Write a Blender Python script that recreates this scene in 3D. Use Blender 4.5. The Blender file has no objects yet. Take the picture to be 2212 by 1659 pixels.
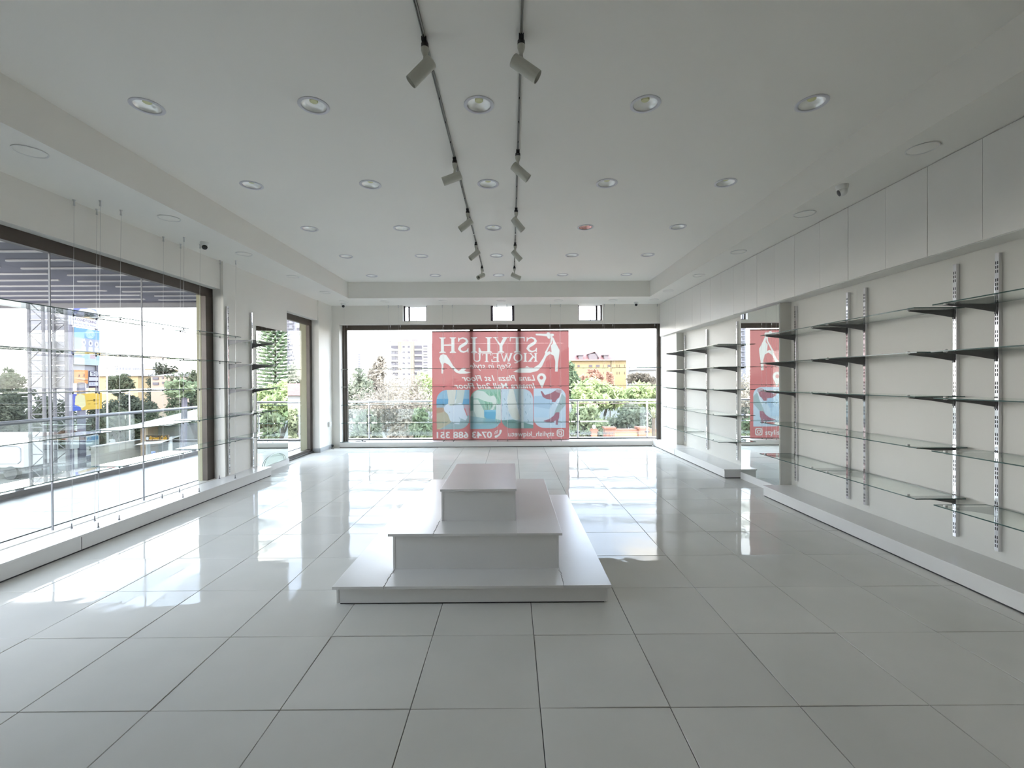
import bpy, bmesh, math, random
import numpy as np
from mathutils import Vector, Matrix, Euler

PI = math.pi
random.seed(7)
rng = np.random.default_rng(11)
S = bpy.context.scene
COL = S.collection

# ------------------------------------------------------------------ camera
W_PX, H_PX, F_PX = 2212.0, 1659.0, 975.56
YAW, PITCH, ROLL, CAM_H = .00208, -.00707, -.00598, 1.51
cyw, syw, cp, sp, cr, sr = (math.cos(YAW), math.sin(YAW), math.cos(PITCH), math.sin(PITCH), math.cos(ROLL), math.sin(ROLL))
fwd = Vector((syw * cp, cyw * cp, sp))
rt0 = Vector((cyw, -syw, 0))
up0 = rt0.cross(fwd)
rt = rt0 * cr + up0 * sr
up = up0 * cr - rt0 * sr
cam_d = bpy.data.cameras.new('camera')
cam_d.sensor_fit = 'HORIZONTAL'
cam_d.sensor_width = 36.0
cam_d.lens = 36.0 * F_PX / W_PX
cam_d.clip_start = .05
cam_d.clip_end = 2000
cam = bpy.data.objects.new('camera', cam_d)
cam.matrix_world = Matrix(((rt.x, up.x, -fwd.x, 0), (rt.y, up.y, -fwd.y, 0), (rt.z, up.z, -fwd.z, CAM_H), (0, 0, 0, 1)))
COL.objects.link(cam)
S.camera = cam

# ------------------------------------------------------------------ colour management
vs = S.view_settings
vs.view_transform = 'Standard'
vs.look = 'None'
vs.gamma = 1.0
vs.use_curve_mapping = False
vs.exposure = 1.64
cy = S.cycles
cy.max_bounces = 14
cy.diffuse_bounces = 7
cy.glossy_bounces = 6
cy.transmission_bounces = 6
cy.transparent_max_bounces = 40
cy.caustics_reflective = False
cy.caustics_refractive = False

# ------------------------------------------------------------------ sky (pale blue with soft bright clouds, brighter towards the horizon)
SKY_STRENGTH = 4.6
wd = bpy.data.worlds.new('sky')
S.world = wd
wd.use_nodes = True
nt = wd.node_tree
nt.nodes.clear()
N = nt.nodes.new
L = nt.links.new
out = N('ShaderNodeOutputWorld')
bg = N('ShaderNodeBackground')
tc = N('ShaderNodeTexCoord')
sep = N('ShaderNodeSeparateXYZ')
ramp = N('ShaderNodeValToRGB')
ramp.color_ramp.elements[0].position = 0.0
ramp.color_ramp.elements[0].color = (.95, .92, .88, 1)
ramp.color_ramp.elements[1].position = .75
ramp.color_ramp.elements[1].color = (.34, .46, .66, 1)
e_ = ramp.color_ramp.elements.new(.22)
e_.color = (.60, .73, .95, 1)
mp = N('ShaderNodeMapping')
mp.inputs['Scale'].default_value = (1.5, 1.5, 4.5)
ns = N('ShaderNodeTexNoise')
ns.inputs['Scale'].default_value = 1.9
ns.inputs['Detail'].default_value = 7
ns.inputs['Roughness'].default_value = .58
cr_ = N('ShaderNodeValToRGB')
cr_.color_ramp.elements[0].position = .46
cr_.color_ramp.elements[1].position = .66
mx = N('ShaderNodeMixRGB')
mx.inputs['Color2'].default_value = (1.0, .96, .90, 1)
L(tc.outputs['Generated'], sep.inputs[0])
L(sep.outputs['Z'], ramp.inputs[0])
L(tc.outputs['Generated'], mp.inputs[0])
L(mp.outputs[0], ns.inputs['Vector'])
L(ns.outputs['Fac'], cr_.inputs[0])
L(cr_.outputs[0], mx.inputs['Fac'])
L(ramp.outputs[0], mx.inputs['Color1'])
L(mx.outputs[0], bg.inputs['Color'])
bg.inputs['Strength'].default_value = SKY_STRENGTH
L(bg.outputs[0], out.inputs[0])

# hazy sun, behind the shop and high
sun_d = bpy.data.lights.new('sun', 'SUN')
sun_d.energy = 1.8
sun_d.angle = math.radians(3)
sun_d.color = (1.0, .93, .82)
sun = bpy.data.objects.new('sun', sun_d)
sun.rotation_euler = Vector((-.30, .62, -.73)).to_track_quat('-Z', 'Y').to_euler()
COL.objects.link(sun)

# ------------------------------------------------------------------ materials
MATS = {}


def mat(name, col, rough=.5, metal=0.0, spec=.5, noise=None, bump=None, emit=None):
    """noise = (scale, amount) tints the colour; bump = (scale, strength)."""
    if name in MATS:
        return MATS[name]
    m = bpy.data.materials.new(name)
    m.use_nodes = True
    t = m.node_tree
    b = t.nodes['Principled BSDF']
    b.inputs['Base Color'].default_value = (*col, 1)
    b.inputs['Roughness'].default_value = rough
    b.inputs['Metallic'].default_value = metal
    b.inputs['Specular IOR Level'].default_value = spec
    if noise or bump:
        tcn = t.nodes.new('ShaderNodeTexCoord')
        if noise:
            n = t.nodes.new('ShaderNodeTexNoise')
            n.inputs['Scale'].default_value = noise[0]
            n.inputs['Detail'].default_value = 5
            t.links.new(tcn.outputs['Object'], n.inputs['Vector'])
            r = t.nodes.new('ShaderNodeValToRGB')
            a = noise[1]
            r.color_ramp.elements[0].position = .3
            r.color_ramp.elements[1].position = .7
            r.color_ramp.elements[0].color = tuple(max(0, c * (1 - a)) for c in col) + (1,)
            r.color_ramp.elements[1].color = tuple(min(1, c * (1 + a)) for c in col) + (1,)
            t.links.new(n.outputs['Fac'], r.inputs[0])
            t.links.new(r.outputs[0], b.inputs['Base Color'])
        if bump:
            n2 = t.nodes.new('ShaderNodeTexNoise')
            n2.inputs['Scale'].default_value = bump[0]
            n2.inputs['Detail'].default_value = 3
            t.links.new(tcn.outputs['Object'], n2.inputs['Vector'])
            bp = t.nodes.new('ShaderNodeBump')
            bp.inputs['Strength'].default_value = bump[1]
            bp.inputs['Distance'].default_value = .01
            t.links.new(n2.outputs['Fac'], bp.inputs['Height'])
            t.links.new(bp.outputs[0], b.inputs['Normal'])
    MATS[name] = m
    return m


def glass_mat(name, tint, refl=1.0, f0=.04):
    """clear sheet glass: passes light straight, reflects more at grazing angles"""
    if name in MATS:
        return MATS[name]
    m = bpy.data.materials.new(name)
    m.use_nodes = True
    t = m.node_tree
    t.nodes.clear()
    o = t.nodes.new('ShaderNodeOutputMaterial')
    mix = t.nodes.new('ShaderNodeMixShader')
    tr = t.nodes.new('ShaderNodeBsdfTransparent')
    tr.inputs[0].default_value = (*tint, 1)
    gl = t.nodes.new('ShaderNodeBsdfGlossy')
    gl.inputs['Roughness'].default_value = .0
    gl.inputs['Color'].default_value = (.95, .98, .96, 1)
    lw = t.nodes.new('ShaderNodeLayerWeight')
    lw.inputs['Blend'].default_value = .5
    pw = t.nodes.new('ShaderNodeMath')
    pw.operation = 'POWER'
    pw.inputs[1].default_value = 5.0
    ma = t.nodes.new('ShaderNodeMath')
    ma.operation = 'MULTIPLY_ADD'
    ma.inputs[1].default_value = (1 - f0) * refl
    ma.inputs[2].default_value = f0 * refl
    t.links.new(lw.outputs['Facing'], pw.inputs[0])
    t.links.new(pw.outputs[0], ma.inputs[0])
    t.links.new(ma.outputs[0], mix.inputs[0])
    t.links.new(tr.outputs[0], mix.inputs[1])
    t.links.new(gl.outputs[0], mix.inputs[2])
    t.links.new(mix.outputs[0], o.inputs[0])
    MATS[name] = m
    return m


def mirror_mat():
    if 'mirror' in MATS:
        return MATS['mirror']
    m = mat('mirror', (.88, .91, .89), rough=.0, metal=1.0)
    return m


def floor_mat():
    m = bpy.data.materials.new('polished porcelain tile')
    m.use_nodes = True
    t = m.node_tree
    b = t.nodes['Principled BSDF']
    tcn = t.nodes.new('ShaderNodeTexCoord')
    geo = t.nodes.new('ShaderNodeNewGeometry')
    oi = t.nodes.new('ShaderNodeObjectInfo')
    n = t.nodes.new('ShaderNodeTexNoise')
    n.inputs['Scale'].default_value = 1.7
    n.inputs['Detail'].default_value = 6
    t.links.new(geo.outputs['Position'], n.inputs['Vector'])
    r = t.nodes.new('ShaderNodeValToRGB')
    r.color_ramp.elements[0].position = .3
    r.color_ramp.elements[1].position = .7
    r.color_ramp.elements[0].color = (.67, .66, .615, 1)
    r.color_ramp.elements[1].color = (.73, .715, .67, 1)
    t.links.new(n.outputs['Fac'], r.inputs[0])
    hv = t.nodes.new('ShaderNodeHueSaturation')
    mr = t.nodes.new('ShaderNodeMapRange')
    mr.inputs['To Min'].default_value = .965
    mr.inputs['To Max'].default_value = 1.03
    t.links.new(oi.outputs['Random'], mr.inputs['Value'])
    t.links.new(mr.outputs[0], hv.inputs['Value'])
    t.links.new(r.outputs[0], hv.inputs['Color'])
    t.links.new(hv.outputs[0], b.inputs['Base Color'])
    n3 = t.nodes.new('ShaderNodeTexNoise')       # dusty smears: streaks of duller gloss
    mpn = t.nodes.new('ShaderNodeMapping')
    mpn.inputs['Rotation'].default_value = (0, 0, math.radians(-38))
    mpn.inputs['Scale'].default_value = (.55, 2.6, 1)
    n3.inputs['Scale'].default_value = 1.6
    n3.inputs['Detail'].default_value = 4
    t.links.new(geo.outputs['Position'], mpn.inputs[0])
    t.links.new(mpn.outputs[0], n3.inputs['Vector'])
    r3 = t.nodes.new('ShaderNodeMapRange')
    r3.inputs['From Min'].default_value = .45
    r3.inputs['From Max'].default_value = .62
    r3.inputs['To Min'].default_value = .025
    r3.inputs['To Max'].default_value = .085
    t.links.new(n3.outputs['Fac'], r3.inputs['Value'])
    t.links.new(r3.outputs[0], b.inputs['Roughness'])
    b.inputs['Specular IOR Level'].default_value = 0.0
    b.inputs['IOR'].default_value = 1.0
    n2 = t.nodes.new('ShaderNodeTexNoise')
    n2.inputs['Scale'].default_value = 5.0
    n2.inputs['Detail'].default_value = 1
    t.links.new(geo.outputs['Position'], n2.inputs['Vector'])
    bp = t.nodes.new('ShaderNodeBump')
    bp.inputs['Strength'].default_value = .10
    bp.inputs['Distance'].default_value = .012
    t.links.new(n2.outputs['Fac'], bp.inputs['Height'])
    gls = t.nodes.new('ShaderNodeBsdfGlossy')
    t.links.new(r3.outputs[0], gls.inputs['Roughness'])
    t.links.new(bp.outputs[0], gls.inputs['Normal'])
    lw = t.nodes.new('ShaderNodeLayerWeight')
    lw.inputs['Blend'].default_value = .5
    t.links.new(bp.outputs[0], lw.inputs['Normal'])
    pw = t.nodes.new('ShaderNodeMath')
    pw.operation = 'POWER'
    pw.inputs[1].default_value = 4.0
    t.links.new(lw.outputs['Facing'], pw.inputs[0])
    ma = t.nodes.new('ShaderNodeMath')
    ma.operation = 'MULTIPLY_ADD'
    ma.inputs[1].default_value = .31
    ma.inputs[2].default_value = .018
    t.links.new(pw.outputs[0], ma.inputs[0])
    mixs = t.nodes.new('ShaderNodeMixShader')
    t.links.new(ma.outputs[0], mixs.inputs[0])
    t.links.new(b.outputs[0], mixs.inputs[1])
    t.links.new(gls.outputs[0], mixs.inputs[2])
    t.links.new(mixs.outputs[0], t.nodes['Material Output'].inputs['Surface'])
    MATS['floor'] = m
    return m


def attr_mat(name, rough=.6, translucent=0.0):
    """colour read from the mesh's own 'print' colour attribute (flat print)"""
    m = bpy.data.materials.new(name)
    m.use_nodes = True
    t = m.node_tree
    t.nodes.clear()
    o = t.nodes.new('ShaderNodeOutputMaterial')
    a = t.nodes.new('ShaderNodeAttribute')
    a.attribute_name = 'print'
    d = t.nodes.new('ShaderNodeBsdfDiffuse')
    t.links.new(a.outputs['Color'], d.inputs['Color'])
    if translucent > 0:
        tl = t.nodes.new('ShaderNodeBsdfTranslucent')
        t.links.new(a.outputs['Color'], tl.inputs['Color'])
        mix = t.nodes.new('ShaderNodeMixShader')
        mix.inputs[0].default_value = translucent
        t.links.new(d.outputs[0], mix.inputs[1])
        t.links.new(tl.outputs[0], mix.inputs[2])
        tp = t.nodes.new('ShaderNodeBsdfTransparent')   # woven mesh fabric: a little is seen through
        mix2 = t.nodes.new('ShaderNodeMixShader')
        mix2.inputs[0].default_value = .006
        t.links.new(mix.outputs[0], mix2.inputs[1])
        t.links.new(tp.outputs[0], mix2.inputs[2])
        t.links.new(mix2.outputs[0], o.inputs[0])
    else:
        t.links.new(d.outputs[0], o.inputs[0])
    return m


def leaf_mat(name, c1, c2, scale=1.2, trans=.35):
    if name in MATS:
        return MATS[name]
    m = bpy.data.materials.new(name)
    m.use_nodes = True
    t = m.node_tree
    t.nodes.clear()
    o = t.nodes.new('ShaderNodeOutputMaterial')
    tcn = t.nodes.new('ShaderNodeTexCoord')
    n = t.nodes.new('ShaderNodeTexNoise')
    n.inputs['Scale'].default_value = scale
    n.inputs['Detail'].default_value = 6
    t.links.new(tcn.outputs['Object'], n.inputs['Vector'])
    r = t.nodes.new('ShaderNodeValToRGB')
    r.color_ramp.elements[0].position = .35
    r.color_ramp.elements[1].position = .65
    r.color_ramp.elements[0].color = (*c1, 1)
    r.color_ramp.elements[1].color = (*c2, 1)
    t.links.new(n.outputs['Fac'], r.inputs[0])
    d = t.nodes.new('ShaderNodeBsdfDiffuse')
    tl = t.nodes.new('ShaderNodeBsdfTranslucent')
    mix = t.nodes.new('ShaderNodeMixShader')
    mix.inputs[0].default_value = trans
    t.links.new(r.outputs[0], d.inputs[0])
    t.links.new(r.outputs[0], tl.inputs[0])
    t.links.new(d.outputs[0], mix.inputs[1])
    t.links.new(tl.outputs[0], mix.inputs[2])
    t.links.new(mix.outputs[0], o.inputs[0])
    MATS[name] = m
    return m


M_WALL = mat('white wall paint', (.79, .77, .725), .6, bump=(90, .05), noise=(1.3, .012))
M_CEIL = mat('ceiling paint', (.815, .80, .755), .7, noise=(.8, .012))
M_LAM = mat('white laminate board', (.72, .71, .69), .28, noise=(3, .015))
M_LAM2 = mat('cabinet laminate', (.77, .76, .73), .35, noise=(3, .01))
M_PANEL = mat('white back panel', (.67, .66, .62), .45, noise=(2, .012))
M_GAP = mat('dark gap', (.05, .05, .05), .8)
M_GROUT = mat('dark grout', (.10, .10, .095), .8, noise=(20, .2))
M_FRAME = mat('brown anodised aluminium', (.062, .048, .038), .4, .2, noise=(6, .15))
M_FRAME2 = mat('dark purple brown frame', (.035, .024, .03), .45)
M_CHROME = mat('polished chrome', (.75, .75, .77), .14, 1.0)
M_STEEL = mat('brushed stainless steel', (.55, .56, .57), .32, 1.0)
M_DARKSTEEL = mat('grey bracket steel', (.13, .13, .135), .45, .3)
M_SLOT = mat('slot shadow', (.02, .02, .02), .9)
M_TRACK = mat('grey track', (.32, .32, .295), .5, noise=(8, .08))
M_SPOT = mat('cream spotlight paint', (.50, .50, .44), .45)
M_BLACK = mat('black plastic', (.015, .015, .016), .4)
M_TRIM = mat('downlight trim', (.60, .60, .64), .4)
M_REFL = mat('downlight reflector', (.95, .95, .93), .30, .55)
M_LED = mat('yellow led chip', (.72, .72, .42), .5)
M_WHITEP = mat('white plastic', (.75, .75, .73), .4)
M_WIRE = mat('steel wire', (.50, .50, .50), .4, .8)
M_SKIRT = mat('grey skirting', (.42, .43, .44), .5)
M_DECK = mat('pale deck tile', (.105, .103, .102), .35, noise=(2, .05))
M_ASPH = mat('pale dusty ground', (.065, .063, .055), .9, noise=(.15, .2))
G_WIN = glass_mat('window glass', (.965, .965, .95), refl=.32)
G_SHELF = glass_mat('shelf glass', (.955, .972, .96))
G_EDGE = mat('dark green glass edge', (.05, .10, .09), .15)
G_RAIL = glass_mat('railing glass', (.86, .90, .90), f0=.07)


# ------------------------------------------------------------------ mesh helpers
class MB:
    def __init__(self):
        self.v = []
        self.f = []
        self.mi = []

    def add(self, verts, faces, mi=0):
        o = len(self.v)
        self.v += [tuple(p) for p in verts]
        for fc in faces:
            self.f.append(tuple(i + o for i in fc))
            self.mi.append(mi)
        return self

    def box(self, x0, x1, y0, y1, z0, z1, mi=0):
        v = [(x0, y0, z0), (x1, y0, z0), (x1, y1, z0), (x0, y1, z0), (x0, y0, z1), (x1, y0, z1), (x1, y1, z1), (x0, y1, z1)]
        f = [(0, 3, 2, 1), (4, 5, 6, 7), (0, 1, 5, 4), (1, 2, 6, 5), (2, 3, 7, 6), (3, 0, 4, 7)]
        return self.add(v, f, mi)

    def obox(self, c, ax, half, mi=0):
        """oriented box: centre, three axes, three half sizes"""
        c = Vector(c)
        a = [Vector(q).normalized() * h for q, h in zip(ax, half)]
        v = []
        for sz in (-1, 1):
            for sx, sy in ((-1, -1), (1, -1), (1, 1), (-1, 1)):
                v.append(c + a[0] * sx + a[1] * sy + a[2] * sz)
        f = [(0, 3, 2, 1), (4, 5, 6, 7), (0, 1, 5, 4), (1, 2, 6, 5), (2, 3, 7, 6), (3, 0, 4, 7)]
        return self.add(v, f, mi)

    def tube(self, p, q, r0, r1=None, n=10, caps=True, mi=0):
        p, q = Vector(p), Vector(q)
        r1 = r0 if r1 is None else r1
        d = (q - p).normalized()
        a = d.orthogonal().normalized()
        b = d.cross(a)
        v = []
        for (c, r) in ((p, r0), (q, r1)):
            for i in range(n):
                t = 2 * PI * i / n
                v.append(c + a * (r * math.cos(t)) + b * (r * math.sin(t)))
        f = [(i, (i + 1) % n, n + (i + 1) % n, n + i) for i in range(n)]
        if caps:
            f.append(tuple(range(n - 1, -1, -1)))
            f.append(tuple(range(n, 2 * n)))
        return self.add(v, f, mi)

    def path(self, pts, r, n=8, mi=0):
        for a, b in zip(pts[:-1], pts[1:]):
            self.tube(a, b, r, n=n, mi=mi)
        return self

    def lathe(self, prof, c=(0, 0, 0), n=28, axis=None, mi=0, close=False):
        """profile [(r, h)] spun about an axis through c"""
        c = Vector(c)
        d = Vector(axis).normalized() if axis is not None else Vector((0, 0, 1))
        a = d.orthogonal().normalized()
        b = d.cross(a)
        v = []
        for r, h in prof:
            for i in range(n):
                t = 2 * PI * i / n
                v.append(c + d * h + a * (r * math.cos(t)) + b * (r * math.sin(t)))
        f = []
        k = len(prof)
        for j in range(k - 1):
            for i in range(n):
                f.append((j * n + i, j * n + (i + 1) % n, (j + 1) * n + (i + 1) % n, (j + 1) * n + i))
        if close:
            f.append(tuple(range(n - 1, -1, -1)))
            f.append(tuple(range((k - 1) * n, k * n)))
        return self.add(v, f, mi)

    def prism(self, poly, d, mi=0):
        """polygon of 3-D points pushed along vector d"""
        d = Vector(d)
        n = len(poly)
        v = [Vector(p) for p in poly] + [Vector(p) + d for p in poly]
        f = [tuple(range(n - 1, -1, -1)), tuple(range(n, 2 * n))]
        f += [(i, (i + 1) % n, n + (i + 1) % n, n + i) for i in range(n)]
        return self.add(v, f, mi)

    def mesh(self, name, mats, smooth=False):
        me = bpy.data.meshes.new(name)
        me.from_pydata(self.v, [], self.f)
        for m in (mats if isinstance(mats, (list, tuple)) else [mats]):
            me.materials.append(m)
        if any(self.mi):
            me.polygons.foreach_set('material_index', self.mi)
        bm = bmesh.new()
        bm.from_mesh(me)
        bmesh.ops.recalc_face_normals(bm, faces=bm.faces)
        bm.to_mesh(me)
        bm.free()
        if smooth:
            me.polygons.foreach_set('use_smooth', [True] * len(me.polygons))
            try:
                me.set_sharp_from_angle(angle=math.radians(35))
            except Exception:
                pass
        me.update()
        return me

    def build(self, name, mats, parent=None, smooth=False, bevel=0):
        me = self.mesh(name, mats, smooth)
        if bevel:
            bm = bmesh.new()
            bm.from_mesh(me)
            bmesh.ops.bevel(bm, geom=list(bm.edges), offset=bevel, segments=2, affect='EDGES', profile=.6)
            bm.to_mesh(me)
            bm.free()
        o = bpy.data.objects.new(name, me)
        COL.objects.link(o)
        if parent is not None:
            o.parent = parent
        return o


def empty(name, loc=(0, 0, 0)):
    o = bpy.data.objects.new(name, None)
    o.empty_display_size = .1
    o.location = loc
    COL.objects.link(o)
    return o


def tag(o, label=None, cat=None, group=None, kind=None):
    if label:
        o['label'] = label
    if cat:
        o['category'] = cat
    if group:
        o['group'] = group
    if kind:
        o['kind'] = kind
    return o


def thing(name, label, cat, loc=(0, 0, 0), group=None):
    return tag(empty(name, loc), label, cat, group)


def struct(o, label=None):
    o['kind'] = 'structure'
    if label:
        o['label'] = label
    return o


def copy_tree(o, parent=None):
    c = o.copy()
    COL.objects.link(c)
    if parent is not None:
        c.parent = parent
    for ch in list(o.children):
        copy_tree(ch, c)
    return c


ORD = ['first', 'second', 'third', 'fourth', 'fifth', 'sixth', 'seventh', 'eighth', 'ninth', 'tenth', 'eleventh',
       'twelfth', 'thirteenth', 'fourteenth', 'fifteenth', 'sixteenth', 'seventeenth']


def P(px, py, Y):
    """point on the line of sight through photo pixel (px, py) at depth Y"""
    d = rt * ((px - 1106.0) / F_PX) - up * ((py - 829.5) / F_PX) + fwd
    t = Y / d.y
    return Vector((d.x * t, Y, CAM_H + d.z * t))


# ------------------------------------------------------------------ main sizes
ZS, ZC = 3.25, 3.58                  # soffit, raised ceiling
XA, XB, XD = -4.17, -4.13, -4.10     # left wall faces: over the big window, middle pier, far pier
XF = -4.28                           # left window frame plane
YW, YF = 10.36, 10.56                # far wall face, far window plane
XR, XN, XCAB, XLED = 3.50, 3.65, 3.42, 3.24   # right piers, niche panels, cabinet fronts, ledge front
YB = -3.6                            # back wall
CX0, CX1, CY1 = -3.38, 2.91, 9.43    # tray ceiling edges

# ------------------------------------------------------------------ FLOOR
fl = MB().box(-4.32, 3.7, YB, 10.6, -.12, -.006).build('floor', M_GROUT)
struct(fl, 'polished pale porcelain tile floor with dark grout lines')
M_FLOOR = floor_mat()
tile = MB()
g = .0018
hs = .3 - g
b_ = .0016
tile.add([(-hs, -hs, -.006), (hs, -hs, -.006), (hs, hs, -.006), (-hs, hs, -.006),
          (-hs, -hs, -b_), (hs, -hs, -b_), (hs, hs, -b_), (-hs, hs, -b_),
          (-hs + b_, -hs + b_, 0), (hs - b_, -hs + b_, 0), (hs - b_, hs - b_, 0), (-hs + b_, hs - b_, 0)],
         [(0, 1, 5, 4), (1, 2, 6, 5), (2, 3, 7, 6), (3, 0, 4, 7), (4, 5, 9, 8), (5, 6, 10, 9), (6, 7, 11, 10), (7, 4, 8, 11), (8, 9, 10, 11)])
tile_me = tile.mesh('tile', M_FLOOR)
OX, OY = -.474 + .3, 2.0716 + .3
extra = MB()
for j in range(-12, 14):
    for i in range(-7, 7):
        x, y = OX + .6 * i, OY + .6 * j
        if y < .8:
            for (sx0, sx1) in ((x - hs, x + hs),):
                extra.add([(max(sx0, -4.3), y - hs, 0), (min(sx1, 3.68), y - hs, 0), (min(sx1, 3.68), y + hs, 0), (max(sx0, -4.3), y + hs, 0)], [(0, 1, 2, 3)])
            continue
        if x - .3 < -4.31 or x + .3 > 3.72 or y + .3 > 10.6:
            xa, xb, ya, yb = max(x - hs, -4.30), min(x + hs, 3.68), y - hs, min(y + hs, 10.55)
            if xb - xa < .05 or yb - ya < .05:
                continue
            cx_, cy_ = (xa + xb) / 2, (ya + yb) / 2
            o = MB().box(xa - cx_, xb - cx_, ya - cy_, yb - cy_, -.006, 0).build('tile', M_FLOOR, fl)
            o.location = (cx_, cy_, 0)
        else:
            o = bpy.data.objects.new('tile', tile_me)
            COL.objects.link(o)
            o.parent = fl
            o.location = (x, y, 0)
        o.rotation_euler = (random.gauss(0, .0019), random.gauss(0, .0019), 0)
ex = extra.build('tile_remainder', M_FLOOR, fl)
ex['kind'] = 'stuff'

# ------------------------------------------------------------------ CEILING with round cut-outs for the recessed downlights
DLX = [-2.71, -1.465, -.228, 1.02, 2.27]
DLY = [3.40, 4.76, 6.12, 7.475, 8.85]
RH = .092
ce = MB()
hw = .14
xs = [CX0] + sorted([a for q in DLX for a in (q - hw, q + hw)]) + [CX1]
ys = [YB] + sorted([a for q in DLY for a in (q - hw, q + hw)]) + [CY1]
for i in range(len(xs) - 1):
    for j in range(len(ys) - 1):
        if i % 2 == 1 and j % 2 == 1:
            cx_, cy_ = DLX[i // 2], DLY[j // 2]
            n = 32
            vi, vo = [], []
            for k in range(n):
                t = 2 * PI * k / n
                c, s = math.cos(t), math.sin(t)
                m_ = max(abs(c), abs(s))
                vi.append((cx_ + RH * c, cy_ + RH * s, ZC))
                vo.append((cx_ + hw * c / m_, cy_ + hw * s / m_, ZC))
            ce.add(vi + vo, [(k, (k + 1) % n, n + (k + 1) % n, n + k) for k in range(n)])
        else:
            ce.add([(xs[i], ys[j], ZC), (xs[i + 1], ys[j], ZC), (xs[i + 1], ys[j + 1], ZC), (xs[i], ys[j + 1], ZC)], [(0, 1, 2, 3)])
ceo = ce.build('ceiling', M_CEIL)
struct(ceo, 'raised white tray ceiling with recessed downlights')
so = MB()
so.box(XF - .02, CX0, YB, YF + .1, ZS, ZC + .25)
so.box(CX1, 3.9, YB, YF + .1, ZS, ZC + .25)
so.box(CX0, CX1, CY1, YF + .1, ZS, ZC + .25)
struct(so.build('trim_1', M_CEIL), 'lower white ceiling border with small round lights')
struct(MB().box(-4.6, 3.95, YB - .1, YF + .15, ZC + .25, ZC + .5).build('roof', M_CEIL))  # unseen slab, added to block sun and sky above the ceiling

# ------------------------------------------------------------------ WALLS
wl = MB()
wl.box(-4.42, XA, YB, 6.51, 2.85, ZS)                # over the big window
wl.box(-4.42, XB, 6.51, 8.35, 0, ZS)                 # pier with brackets and mirror
wl.box(-4.42, XB, 8.35, 9.66, 2.83, ZS)              # over the narrow window
wl.box(-4.42, XD, 9.66, YW + .3, 0, ZS)              # last pier
wl.box(-4.42, XF + .02, YB, 6.51, -.1, .13)          # under the big window
wl.box(-4.42, XA, YB, 1.55, 0, 2.85)  # unseen stretch, closed off to cut window light near the camera
wl2 = MB()
wl2.box(-4.415, XF - .072, 6.36, 6.508, -.1, 2.9)
wl2.box(-4.46, XF - .042, 9.55, 9.658, -.1, 2.9)
struct(wl2.build('trim_6', mat('olive outer render', (.30, .29, .20), .8)), 'olive outer jambs of the left windows')
struct(wl.build('wall_left', M_WALL), 'white left wall with two window openings')
wf = MB()
SW = [(-2.47, -1.925), (-.462, .084), (1.55, 2.11)]
zt, zb = 3.27, 2.885
wf.box(-4.42, -3.93, YW, YF + .12, 0, ZS)            # left pier
wf.box(3.50, 3.9, YW, YF + .12, 0, ZS)               # right return
px_ = -3.93
for (a, b) in SW:
    wf.box(px_, a, YW, YF + .12, 2.825, ZS + .05)
    wf.box(a, b, YW, YF + .12, 2.825, zb)
    px_ = b
wf.box(px_, 3.50, YW, YF + .12, 2.825, ZS + .05)
wf.box(-3.93, 3.50, YF, YF + .12, -.1, .12)
struct(wf.build('wall_far', M_WALL), 'white far wall with wide window and three small windows above it')
struct(MB().box(XN, 3.9, YB, YW, 0, ZS).build('wall_right', M_PANEL), 'white right wall with recessed shelf bays')
struct(MB().box(XR, XN, 5.87, 6.86, 0, 2.504).build('trim_3', M_PANEL), 'white pier carrying the right wall mirror')
struct(MB().box(XR, XN, 9.54, YW, .14, 2.504).build('trim_4', M_PANEL), 'white pier at far end of right wall')
struct(MB().box(-4.42, 3.9, YB - .1, YB, 0, ZS + .3).build('wall_back', mat('unseen back wall grey', (.48, .47, .44), .7)))  # unseen wall, its grey chosen to lessen light bounced into the near room
struct(MB().box(XD, XD + .012, 9.66, YW, 0, .09).box(-4.25, XD, 9.648, 9.66, 0, .09).build('baseboard_left', M_SKIRT), 'grey skirting along the last left pier')
struct(MB().box(XR - .014, XR, 5.9, 6.86, 0, .10).build('baseboard_right', M_LAM), 'low white skirting under the right wall mirror')
struct(MB().box(XB, XB + .02, 7.32, 8.35, 0, .10).build('trim_2', M_LAM), 'low white skirting under the left wall mirror')

# ------------------------------------------------------------------ WINDOWS
wn = empty('window_1')
struct(wn, 'big brown framed shop window on the left')
f1 = MB()
f1.box(XF - .07, XF, 1.55, 6.51, 2.73, 2.85)
f1.box(XF - .07, XF, 1.55, 1.68, .13, 2.73)
f1.box(XF - .07, XF, 6.36, 6.51, .13, 2.73)
f1.build('window_frame', M_FRAME, wn, bevel=.004)
for (a, b) in ((1.68, 3.17), (3.174, 4.244), (4.250, 5.300), (5.306, 6.36)):
    MB().box(XF - .045, XF - .035, a, b, .13, 2.73).build('pane', G_WIN, wn)
for y in (3.172, 4.247, 5.303):
    MB().box(XF - .047, XF - .031, y - .0035, y + .0035, .13, 2.73).build('joint', mat('grey silicone', (.16, .16, .17), .5), wn)
wn = empty('window_2')
struct(wn, 'narrow brown framed full height window beside the left mirror')
f2 = MB()
f2.box(XF - .04, XF + .03, 8.35, 9.66, 2.71, 2.83)
f2.box(XF - .04, XF + .03, 9.55, 9.66, .09, 2.71)
f2.box(XF - .04, XF + .03, 8.35, 9.66, 0, .09)
f2.box(XF - .04, XF + .03, 8.35, 8.40, .09, 2.71)
f2.build('window_frame', M_FRAME, wn, bevel=.004)
MB().box(XF - .015, XF - .005, 8.40, 9.55, .09, 2.71).build('pane', G_WIN, wn)
wn = empty('window_3')
struct(wn, 'wide brown framed window across the far wall')
f3 = MB()
f3.box(-3.93, 3.53, YF, YF + .07, 2.715, 2.825)
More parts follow.
